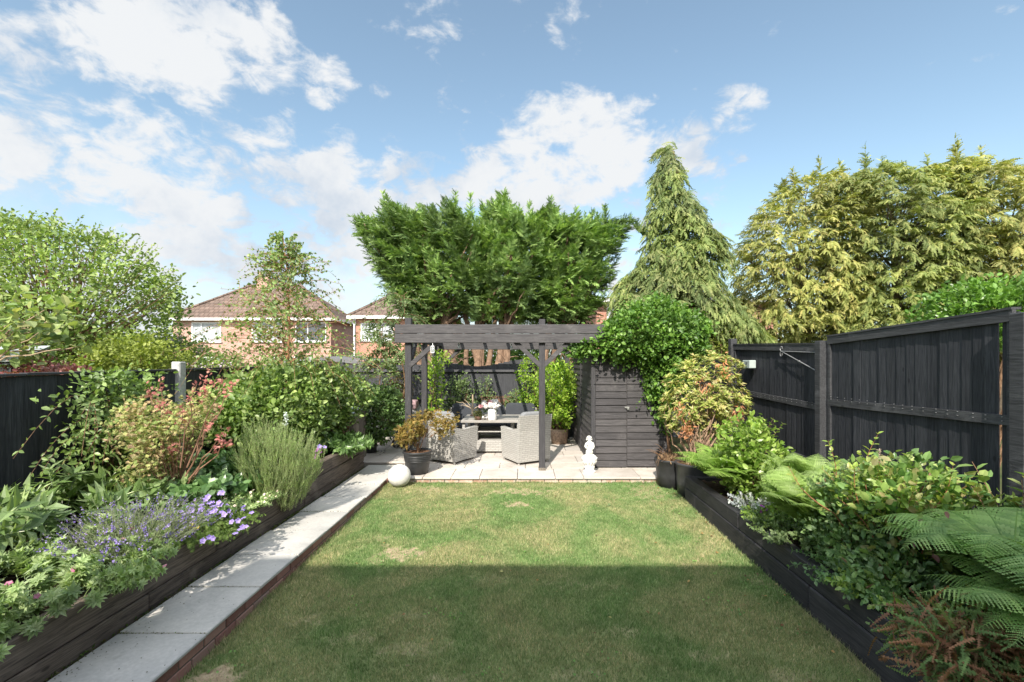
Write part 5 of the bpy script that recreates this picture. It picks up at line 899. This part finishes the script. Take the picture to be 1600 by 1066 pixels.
def shrub(name, label, cat, c, n, L, spread, grav, nl, tm, size, mat, smat=None, rad=.004, f0=.15, angle=.9, pair=2, up=1., r=.12, wid=1., lean=(0, 0), wob=.04, tipsize=.7, Lv=.4, part='foliage', sm='stems'):
    t_ = thing(name, label, cat, c); q = MB(); tr = MB(); b_, d_ = fan(c, n, spread, up, r, lean); Ls = L*(1-Lv*rng.random(n)); tips = stems(b_, d_, Ls, grav, nl, tm, size, q, tr, rad, f0, angle, pair, wob=wob, wid=wid, tipsize=tipsize); obj(part, q, mat, t_); obj(sm, tr, smat or mat, t_); return t_, tips, q
BZ = .37
peo = leafmat('peony_leaf', [(.11, .18, .06), (.17, .26, .09), (.26, .36, .15), (.34, .42, .22)], .38, .5, .25, clump=4, var=.22); pale = leafmat('pale_leaf', [(.20, .29, .12), (.30, .40, .18), (.42, .50, .28)], .5, .35, .3, clump=5, var=.2)
for (x, y, lab, n, L) in ((-4.15, 4.05, 'large peony clump of long pointed leaves against the left fence, near corner', 46, .95), (-3.85, 4.75, 'peony clump in the left bed in front of the fence climber', 26, .8), (-4.2, 3.2, 'peony clump at the very left edge of the view', 34, .95)):
    shrub('peony_plant', lab, 'peony', (x, y, BZ), n, L, .95, .35, 9, LANCE, .17, peo, leafmat('peony_stem', [(.15, .2, .06)]) if 'peony_stem' not in MATS else MATS['peony_stem'], .006, .3, 1.0, 3, wid=1.35, r=.2, tipsize=.9)
for (x, y, lab, n, L, rr) in ((-3.12, 2.95, 'pale green lobed-leaf plant spilling onto the near end of the left raised bed', 120, .5, .35), (-3.5, 3.6, 'pale columbine-like foliage between the peonies and the lavender', 80, .48, .3), (-3.2, 2.2, 'pale lobed foliage at the bottom left corner of the view', 90, .5, .35)):
    t_, tips, q = shrub('leafy_perennial', lab, 'plant', (x, y, BZ), n, L, 1.1, .3, 5, PALM5, .055, pale, None, .003, .3, 1.2, 4, r=rr, tipsize=1.1, Lv=.6, wid=1.)
    flowers(t_, tips[rng.integers(len(tips), size=8)]+np.array([0, 0, .02]), .02, leafmat('faint_pink', [(.5, .28, .35), (.45, .12, .25)], tr=.2) if 'faint_pink' not in MATS else MATS['faint_pink'])
# lavender
lavl = leafmat('lavender_leaf', [(.16, .20, .11), (.24, .28, .16), (.33, .36, .24)], .6, .2, .2, clump=6, var=.15); lavf = leafmat('lavender_flower', [(.10, .07, .32), (.20, .14, .48), (.34, .26, .60), (.45, .38, .66)], .6, .2, .2, clump=6, var=.15)
t_ = thing('lavender', 'grey-green lavender with violet flower spikes overhanging the left bed edge', 'lavender', (-3.08, 3.55, BZ)); q = MB(); tr = MB(); b_, d_ = fan((-3.1, 3.6, BZ), 420, .85, 1., .22, (.12, -.05)); Ls = .36+.30*rng.random(420); tips = stems(b_, d_, Ls, .25, 9, NEED, .045, q, tr, .0022, .1, .5, 2, wob=.05, wid=.9)
obj('foliage', q, lavl, t_); obj('stems', tr, lavl, t_); q = MB(); sel = rng.choice(420, 270, replace=False); 
for j in range(9): n = len(sel); dd = unit(tips[sel]-b_[sel]); az = rnd(n); q.inst(DIAM, tips[sel]-dd*.05+dd*(.007*j)+rng.normal(size=(n, 3))*.003, unit(dd*.6+az), az, .013*(1.25-.07*j), 1.4)
obj('flower_spikes', q, lavf, t_)
# geranium with violet flowers and a few yellow ones
t_, tips, q = shrub('geranium', 'cranesbill with violet-blue flowers trailing over the left bed edge beside yellow blooms', 'geranium', (-3.02, 4.12, BZ), 210, .42, 1.15, .55, 7, PALM, .038, leafmat('geranium_leaf', [(.10, .17, .04), (.17, .25, .07), (.25, .33, .12)], tr=.3, clump=6), None, .0022, .25, 1.1, 2, r=.25, lean=(.15, .05))
vio = leafmat('violet_petal', [(.24, .17, .55), (.36, .27, .66), (.48, .38, .72)], .6, .2, .25, trc=(1.1, 1, 1.3), var=.1); yelf = leafmat('yellow_petal', [(.65, .48, .02), (.75, .6, .05)], tr=.2, trc=(1, 1, .8), var=.1)
q = MB(); fl = tips[rng.choice(len(tips), 50, replace=False)]+np.array([.03, -.02, .05]); flowers(t_, fl, .027, vio)
q = MB(); st_ = MB(); pts = [P(a, b, 4.15) for a, b in ((273, 830), (278, 828), (295, 825), (302, 822), (306, 824), (280, 848), (283, 852), (271, 832))]; flowers(t_, np.repeat(np.array(pts), 2, 0)+rng.normal(size=(len(pts)*2, 3))*.012, .02, yelf, name='yellow_flower')
q = MB(); pts = np.array([P(a, b, 4.2) for a, b in ((322, 778), (345, 772), (330, 785), (342, 788), (300, 795), (310, 800), (338, 797), (325, 808), (318, 815), (290, 802))]); flowers(t_, np.repeat(pts, 2, 0)+rng.normal(size=(20, 3))*.014, .028, vio); [st_.tube([p-np.array([-.02, -.05, .30]), p], .0025, 4) for p in pts]; obj('flower_stalks', st_, MATS['geranium_leaf'], t_)
# pink-tipped maple
mp_ = leafmat('pink_maple', [(.30, .42, .13), (.42, .50, .18), (.54, .52, .24), (.60, .42, .28), (.40, .48, .18)], .5, .3, .3, trc=(1.2, 1.2, .8), clump=5, var=.15); mpr = leafmat('red_maple_tip', [(.56, .20, .19), (.62, .30, .26), (.60, .40, .30)], .5, .3, .3, trc=(1.2, 1, .9), var=.1)
t_ = thing('maple_shrub', 'japanese maple with yellow-pink leaves and red shoot tips before the left fence', 'maple', (-3.62, 4.7, BZ)); AP2 = [(212,660),(225,630),(240,612),(256,645),(285,650),(305,620),(318,612),(322,640),(310,665),(290,690),(276,720),(262,760),(250,795),(234,790),(224,750),(230,705),(218,690)]
C_, O_ = crown(AP2, 4.7, .42, 200, hollow=.65); q = MB(); clumps(q, C_, O_, 17, .055, PALM, .037, .6, .7, -.1, .9); obj('foliage', q, mp_, t_); q = MB(); tr = MB(); b0 = np.array([-3.62, 4.7, BZ])
for px, py in ((232,605),(250,600),(246,622),(262,640),(308,600),(322,590),(330,600),(345,598),(300,625),(285,640),(215,640),(340,640),(352,672),(360,690),(345,695),(330,660),(318,612),(240,640),(276,650),(365,600),(270,700)):
    e = P(px, py, 4.7+rng.normal()*.18); p = limb(tr, b0+(e-b0)*.3+np.array([0, 0, .1]), e, .009, .002, .05, 5); q = MB(); n = 14; pp = p[-2]+(e-p[-2])*rng.random((n, 1))*1.3+rng.normal(size=(n, 3))*.017; q.inst(PALM, pp, unit(rnd(n)+np.array([.1, 0, .2])), rnd(n)+np.array([0, -.3, 1.]), .04); obj('shoot_tip', q, mpr, t_)
for k in range(26): limb(tr, b0+np.array([0, 0, .05]), C_[rng.integers(len(C_))], .009, .0025, .06, 5)
obj('branches', tr, plain('red_bark', (.27, .15, .10), .7, .3, .2, 20, .2), t_)
# dark glossy perennial, white flowering low plant
dk = leafmat('dark_leaf', [(.06, .13, .045), (.10, .19, .065), (.16, .27, .11)], .35, .5, .25, clump=4, var=.3)
shrub('hellebore', 'dark green broad-leaved clump between the pink maple and the rosemary', 'plant', (-3.55, 5.05, BZ), 130, .68, .85, .35, 5, OVAL, .095, dk, None, .004, .3, 1.1, 3, wid=1.1, r=.28, tipsize=1.)
shrub('hellebore', 'dark green broad-leaved clump close to the fence behind the pink maple', 'plant', (-4.1, 5.6, BZ), 90, .7, .85, .3, 6, OVAL, .09, dk, None, .004, .3, 1.1, 3, wid=1.1, r=.28, tipsize=1.)
t_, tips, q = shrub('alyssum', 'low pale-flowered mound on the sleeper edge left of the rosemary', 'plant', (-3.0, 4.85, BZ), 150, .30, 1.0, .35, 7, DIAM, .04, pale, None, .002, .2, 1., 2, r=.2); flowers(t_, tips[:40]+np.array([0, 0, .01]), .016, leafmat('cream_petal', [(.75, .68, .6), (.8, .6, .55)], tr=.2, var=.05))
t_, tips, q = shrub('leafy_perennial', 'blue-green low plant filling between hellebore and geranium', 'plant', (-3.35, 4.5, BZ), 130, .42, 1., .3, 6, PALM5, .05, mid, None, .0025, .2, 1.1, 2, r=.3)
# rosemary
ros_l = leafmat('rosemary_leaf', [(.27, .40, .14), (.38, .52, .21), (.50, .62, .32)], .55, .25, .25, clump=5, var=.25)
t_ = thing('rosemary', 'upright grey-green rosemary bush leaning over the left sleeper edge', 'rosemary', (-3.0, 5.45, BZ)); q = MB(); tr = MB()
C_, O_ = crown([(384,715),(392,690),(410,682),(432,686),(455,692),(478,705),(490,725),(494,748),(482,765),(470,790),(450,800),(430,790),(405,780),(388,760),(380,730)], 5.35, .36, 1050, hollow=.5)
stems(C_, unit(O_*.3+rnd(len(C_))*.25+np.array([.05, -.06, 1.])), .17+.12*rng.random(len(C_)), -.02, 20, NEED, .03, q, tr, .0025, .0, .75, 3, wob=.04, wid=1.1); obj('foliage', q, ros_l, t_)
for k in range(70): limb(tr, (-3.02+rng.normal()*.06, 5.42+rng.normal()*.06, BZ), C_[rng.integers(len(C_))], .007, .003, .02, 4)
obj('stems', tr, plain('rosemary_stem', (.26, .26, .14), .8, .2, .2, 20, 0), t_)
# big mixed shrub with the young birch above it
euo = leafmat('bright_shrub', [(.10, .17, .045), (.16, .25, .07), (.25, .35, .11), (.34, .42, .15)], .42, .45, .3, clump=3, var=.28)
bush('hydrangea_shrub', 'large rounded light green shrub under the young birch in the left bed', 'shrub', [(345,640),(356,606),(380,588),(420,580),(470,578),(500,588),(512,620),(505,668),(470,700),(400,700),(360,690)], 6.75, .75, 700, 15, .08, OVAL, .07, euo, trunk=20, zb=BZ)
bush('garden_shrub', 'bright green shrub with arching branches before the timber box', 'shrub', [(495,590),(520,572),(548,585),(570,610),(566,640),(545,655),(520,668),(498,665)], 7.6, .5, 330, 14, .07, OVAL, .06, euo, trunk=12, zb=BZ)
t_ = thing('hollyhock_spike', 'single pale blue flower spike rising behind the rosemary', 'flower', (wx(446, 6.0), 6.0, BZ)); q = MB(); p = P(446, 660, 6.0); n = 60; pp = p+np.stack([rng.normal(size=n)*.014, rng.normal(size=n)*.014, rng.random(n)*.17-.04], 1); q.inst(OVAL, pp, rnd(n), rnd(n), .022, 1.4); obj('flowers', q, leafmat('pale_blue_petal', [(.5, .56, .62), (.65, .7, .75)], tr=.2, trc=(1, 1, 1)), t_); obj('stem', MB().tube([(p[0], p[1], BZ), p+np.array([0, 0, .1])], .004, 5), peo, t_)
bl = leafmat('birch_leaf', [(.11, .18, .05), (.17, .26, .08), (.25, .35, .12), (.34, .42, .18)], .45, .4, .3, clump=3, var=.2)
BY = 6.95; bx = wx(447, BY); t_ = thing('birch_tree', 'young airy birch with orange-brown stem rising from the left bed', 'tree', (bx, BY, BZ)); tr = MB(); q = MB()
tp = [(bx, BY, BZ), (bx-.01, BY, 1.2), (bx+.02, BY, 1.9), (bx+.05, BY, 2.5), (bx+.03, BY, 3.2), (bx-.06, BY, 3.95)]; tr.tube(tp, np.array([.036, .032, .024, .016, .009, .003]), 8); n = 120; zz = 1.75+2.05*rng.random(n)**1.15; a = rng.random(n)*6.3; el = .3+1.2*rng.random(n)
b_ = np.stack([np.interp(zz, [k[2] for k in tp], [k[0] for k in tp]), np.full(n, BY), zz], 1); d_ = unit(np.stack([np.cos(a), np.sin(a)*.7, el], 1)); Lb = np.interp(zz, [1.7, 2.4, 3.2, 3.9], [1.75, 1.45, .85, .28])*(.6+.55*rng.random(n)); stems(b_, d_, Lb, .5, 18, DIAM, .066, q, tr, .006, .2, 1.0, 1, wob=.07, wid=1.5, jit=.6)
tips = b_+d_*Lb[:, None]*.75-np.array([0, 0, .4])*Lb[:, None]; n2 = 2*n; i_ = np.arange(n2) % n; b2 = b_[i_]+(tips[i_]-b_[i_])*(.35+.5*rng.random((n2, 1))); a = rng.random(n2)*6.3; d2 = unit(np.stack([np.cos(a), np.sin(a), -.1+.4*rng.random(n2)], 1)); stems(b2, d2, Lb[i_]*.5, .9, 10, DIAM, .062, q, tr, .003, .1, 1.0, 1, wob=.08, wid=1.35, jit=.6)
obj('foliage', q, bl, t_); obj('trunk', tr, plain('birch_bark', (.36, .19, .10), .6, .3, .2, 12, .3), t_)
# laurel-like plant, pansies, yellow fern at the end of the bed
shrub('leafy_perennial', 'fresh green pointed-leaf clump hanging over the far end of the left bed', 'plant', (-3.02, 7.3, .5), 100, .52, .95, .4, 6, LANCE, .13, leafmat('fresh_leaf', [(.10, .19, .05), (.16, .27, .08), (.24, .36, .14)], .38, .5, .3, clump=4), None, .004, .25, 1., 3, r=.3, lean=(.2, -.1), wid=1.5)
t_, tips, q = shrub('pansy', 'purple and magenta pansies on the stepped-up sleeper in the left bed', 'flower', (-2.93, 6.15, .47), 22, .22, .8, .3, 4, OVAL, .04, mid, None, .003, .3, 1., 2, r=.1); q = MB(); pts = np.array([P(a, b, 6.1) for a, b in ((493, 706), (498, 702), (496, 711), (501, 708), (494, 714), (507, 699), (499, 698))]); flowers(t_, pts[:5], .035, leafmat('magenta_petal', [(.42, .05, .42), (.55, .10, .5), (.30, .08, .5)], tr=.15, trc=(1, 1, 1))); flowers(t_, pts[5:], .035, vio)
# ================================================================== ferns
PIN = spray(9, .13, .16, .7, .022, .25)
def fern(name, label, c, n, L, mat, spread=1., up=.75, lean=(0, 0), grav=.5, width=.24, loc=None, smat=None, az=None):
    t_ = thing(name, label, 'fern', c); q = MB(); tr = MB()
    for k in range(n):
        a = (az[k % len(az)]+rng.normal()*.15) if az else k/n*2*math.pi+rng.normal()*.2; d = unit(np.array([math.cos(a)*spread+lean[0], math.sin(a)*spread+lean[1], up*(.7+.6*rng.random())])); LL = L*(.75+.35*rng.random()); m = 34; tt = np.linspace(0, 1, m)
        p = np.array(c)+d*LL*tt[:, None]-np.array([0, 0, grav*LL])*(tt**2)[:, None]; tr.tube(p, np.linspace(.005, .0012, m), 4, cap=False); tan = unit(np.gradient(p, axis=0)); sd = unit(np.cross(tan, [0, 0, 1.])); nu = np.cross(sd, tan)
        s_ = slice(4, m); w_ = width*LL*np.clip(np.sin(np.clip((tt[s_]-.08)/.92, 0, 1)**.75*math.pi*.93+.18), .05, 1)*(1-.25*tt[s_])
        for sg in (-1, 1):
            for h in (0,):
                pp = p[s_]+(tan[s_]*LL/m*h); q.inst(PIN, pp, sd[s_]*sg+tan[s_]*.38+np.array([0, 0, -.12])+rnd(m-4)*.05, nu[s_]+rnd(m-4)*.12, w_)
    obj('fronds', q, mat, t_); obj('stalks', tr, smat or mat, t_); return t_
f_b = leafmat('bright_fern', [(.18, .30, .06), (.26, .40, .09), (.35, .48, .13)], .5, .3, .38, clump=5, var=.15); f_p = leafmat('pale_fern', [(.20, .30, .08), (.27, .38, .12), (.34, .45, .17)], .5, .3, .38, clump=5, var=.15); f_d = leafmat('deep_fern', [(.19, .33, .11), (.27, .42, .14), (.36, .51, .19)], .5, .3, .38, clump=5, var=.15)
fern('fern', 'bright green fern arching over the far end of the right bed, by the glazed pot', (2.62, 5.65, .40), 28, 1.05, f_b, grav=.42, lean=(-.3, -.1), up=1.5, az=[2.0, 2.5, 2.9, 3.2, 3.6, 4.0, 4.5, 1.4, 5.2])
fern('fern', 'pale lime fern in the middle of the right raised bed at the shadow edge', (2.52, 4.05, .45), 34, .95, f_p, lean=(-.15, -.1), up=2.0, grav=.42)
fern('fern', 'pale lime fern behind the middle one against the right fence', (2.9, 4.65, .5), 22, .9, f_p, grav=.4, up=2.2)
fern('fern', 'large deep green fern in the near right corner of the bed', (2.92, 2.72, .68), 30, 1.0, f_d, lean=(-.25, .05), up=1.5, grav=.62)
fern('fern', 'deep green fern cascading over the near right sleepers', (2.85, 2.3, .55), 26, .85, f_d, lean=(0, .1), up=.95)
bush('fern', 'withered rusty brown fern drooping at the bottom right corner', 'fern', [(1400,1010),(1425,975),(1470,965),(1530,975),(1580,1000),(1600,1070),(1560,1110),(1500,1090),(1450,1050)], 2.42, .16, 170, 9, .05, PIN, .12, leafmat('brown_fern', [(.24, .12, .08), (.34, .19, .11), (.16, .26, .10), (.14, .22, .08)], .7, .2, .25), up=-.3, trunk=10, zb=.31, upz=.5)
# ================================================================== right bed shrubs
def poly_shrub(name, label, poly, Y, T, n, per, r, tm, size, mat, smat=None, zb=.31, **kw): return bush(name, label, 'shrub', poly, Y, T, n, per, r, tm, size, mat, trunk=18, zb=zb, **kw)
cam_m = leafmat('camellia_leaf', [(.12, .22, .03), (.19, .31, .05), (.27, .39, .08), (.34, .43, .12)], .28, .6, .3, clump=5, var=.2)
poly_shrub('camellia', 'glossy bright green camellia between the two lime ferns of the right bed', [(1130,690),(1140,665),(1160,650),(1175,655),(1195,685),(1215,705),(1222,740),(1210,775),(1200,805),(1170,790),(1135,760),(1125,725)], 5.55, .42, 290, 9, .055, OVAL, .066, cam_m, upz=.6)
q = MB(); tr = MB(); n = 12; b_, d_ = fan((2.75, 5.55, .8), n, .35, 1., .5, (.12, 0)); stems(b_, d_, .5, .1, 8, OVAL, .075, q, tr, .004, .1, 1., 2); t_ = COL.objects[-1] if 0 else [o for o in COL.objects if o.name.startswith('camellia') and o.type == 'EMPTY'][0]; obj('foliage', q, cam_m, t_); obj('shoot_stems', tr, twig_m, t_)
t_, tips, q = shrub('cyclamen', 'magenta blooms low on the right sleeper below the camellia', 'flower', (2.42, 4.75, .31), 14, .22, .7, .3, 4, OVAL, .04, mid, None, .003, .3, 1., 2, r=.1); q = MB(); pts = np.array([P(a, b, 4.7) for a, b in ((1190, 798), (1195, 797), (1192, 803), (1196, 804), (1191, 792))]); flowers(t_, pts, .032, MATS['magenta_petal'])
shrub('silver_leaved_plant', 'silver-white leaved plant on the right bed edge beside the magenta blooms', 'plant', (2.5, 5.0, .31), 40, .24, 1., .3, 6, OVAL, .045, leafmat('silver_leaf', [(.40, .44, .42), (.55, .58, .56), (.20, .28, .15)], .5, .3, .2, trc=(1, 1, 1)), None, .003, .2, 1., 2, r=.12)
fol = leafmat('fine_shrub', [(.08, .155, .06), (.13, .22, .085), (.20, .31, .13), (.27, .38, .17)], .45, .4, .3, clump=5, var=.3)
poly_shrub('garden_shrub', 'fine-leaved dark green shrub spilling over the right sleepers after the middle fern', [(1285,820),(1300,775),(1330,755),(1370,760),(1400,800),(1415,880),(1400,945),(1350,960),(1315,925),(1290,880)], 3.65, .42, 520, 11, .045, OVAL, .042, fol, upz=.5)
poly_shrub('garden_shrub', 'fine-leaved grey-green shrub behind the dark one, against the tall fence panel', [(1300,790),(1305,750),(1330,735),(1380,728),(1420,760),(1420,820),(1350,830)], 4.35, .4, 380, 11, .05, OVAL, .045, soft, upz=.5)
hyd = leafmat('big_leaf_shrub', [(.08, .17, .05), (.14, .25, .07), (.22, .34, .10), (.32, .43, .13), (.36, .30, .16)], .36, .5, .32, clump=4, var=.22)
t_, C_, O_ = poly_shrub('hydrangea_shrub', 'tall broad-leaved shrub with lime top leaves and a few pink ones in the right bed', [(1318,775),(1335,755),(1360,728),(1385,745),(1410,718),(1432,738),(1455,722),(1472,745),(1480,770),(1470,820),(1450,860),(1430,900),(1405,915),(1360,900),(1325,830)], 3.5, .42, 230, 9, .06, OVAL, .066, hyd, upz=.5)
q = MB(); tr = MB(); n = 26; b_ = np.array([wx(1395, 3.45), 3.45, .75])+rng.normal(size=(n, 3))*np.array([.22, .2, .1]); d_ = unit(np.stack([rng.normal(size=n)*.3, rng.normal(size=n)*.3, np.ones(n)], 1)); stems(b_, d_, .34+.12*rng.random(n), .1, 7, OVAL, .075, q, tr, .004, .2, 1., 2, wid=1.); [limb(tr, (2.9, 3.55, .31), k_, .008, .004, .03, 4) for k_ in b_]; obj('foliage', q, leafmat('lime_leaf', [(.22, .34, .06), (.32, .43, .09), (.40, .46, .12)], .35, .5, .35, clump=5, var=.15), t_); obj('red_stems', tr, plain('red_stem', (.34, .14, .08), .6, .3, .2, 20, .1), t_)
pkm = leafmat('pink_leaf', [(.34, .15, .17), (.42, .22, .24)], tr=.25, trc=(1, 1, 1))
for px, py in ((1434, 813), (1457, 865), (1475, 800), (1425, 845), (1482, 842)): obj('pink_leaf', MB().inst(OVAL, np.array([P(px, py, 2.93)]), np.array([[.3, -.2, -.9]])+rnd(1)*.6, np.array([[-.2, -.7, .4]])+rnd(1)*.5, .06, 1.1), pkm, t_)
t_, tips, q = shrub('leafy_perennial', 'upright stems of big oval leaves at the right edge against the fence', 'plant', (3.45, 3.05, .31), 11, 1.15, .3, .1, 9, OVAL, .13, hyd, plain('brown_stem', (.28, .16, .10), .7, .2, .2, 20, .1), .006, .35, 1.1, 2, r=.35, wid=.95)
t_, tips, q = shrub('flower_spike_plant', 'thin stem with a faded greyish flower spike before the tall fence panel', 'plant', (wx(1374, 4.2), 4.2, .31), 3, .75, .08, .02, 6, OVAL, .06, fol, None, .004, .3, 1.1, 2, r=.05); q = MB(); p = P(1374, 722, 4.2); n = 90; pp = p+np.stack([rng.normal(size=n)*.009, rng.normal(size=n)*.009, rng.random(n)*.12], 1); q.inst(DIAM, pp, rnd(n), rnd(n), .014, 1.4); obj('flower_spike', q, leafmat('faded_bloom', [(.35, .28, .26), (.5, .42, .38)], tr=.1), t_)
poly_shrub('garden_shrub', 'loose pale-topped shrub between the middle lime fern and the broad-leaved shrub', [(1290,800),(1295,765),(1310,750),(1335,752),(1345,790),(1340,850),(1310,880),(1295,860),(1288,830)], 3.95, .35, 330, 12, .05, OVAL, .04, soft, upz=.5)
poly_shrub('garden_shrub', 'dark small-leaved shrub under the broad-leaved one, hanging over the near sleepers', [(1330,880),(1380,865),(1430,870),(1450,900),(1455,940),(1440,970),(1410,980),(1370,970),(1335,930)], 3.15, .3, 190, 11, .045, OVAL, .042, fol, upz=.5)
poly_shrub('garden_shrub', 'shaded leafy shrub rising behind the near fern against the tall fence', [(1470,860),(1490,800),(1530,775),(1580,800),(1640,830),(1650,930),(1500,930)], 3.4, .3, 200, 10, .05, OVAL, .06, hyd, upz=.5)
shrub('ground_cover_plant', 'low fresh green foliage at the sleeper edge below the middle lime fern', 'plant', (2.58, 4.15, .31), 120, .34, 1.1, .4, 7, OVAL, .045, soft, None, .003, .2, 1., 2, r=.3)
shrub('ground_cover_plant', 'low bright foliage at the sleeper edge between the silver plant and the lime fern', 'plant', (2.55, 4.6, .31), 70, .26, 1.1, .4, 6, OVAL, .045, cam_m, None, .003, .2, 1., 2, r=.2)
shrub('ground_cover_plant', 'low dark foliage under the middle shrubs at the right sleeper edge', 'plant', (2.6, 3.3, .31), 130, .36, 1.2, .4, 7, OVAL, .045, dk, None, .003, .2, 1., 2, r=.3)
shrub('leafy_perennial', 'low mixed foliage behind the large near fern by the right fence', 'plant', (3.5, 3.9, .31), 90, .55, .8, .3, 7, OVAL, .07, hyd, None, .003, .2, 1., 2, r=.35)
shrub('leafy_perennial', 'glossy dark leaves at the foot of the large near fern', 'plant', (2.62, 3.1, .31), 50, .34, 1.1, .4, 6, OVAL, .06, cam_m, None, .003, .2, 1., 2, r=.25)
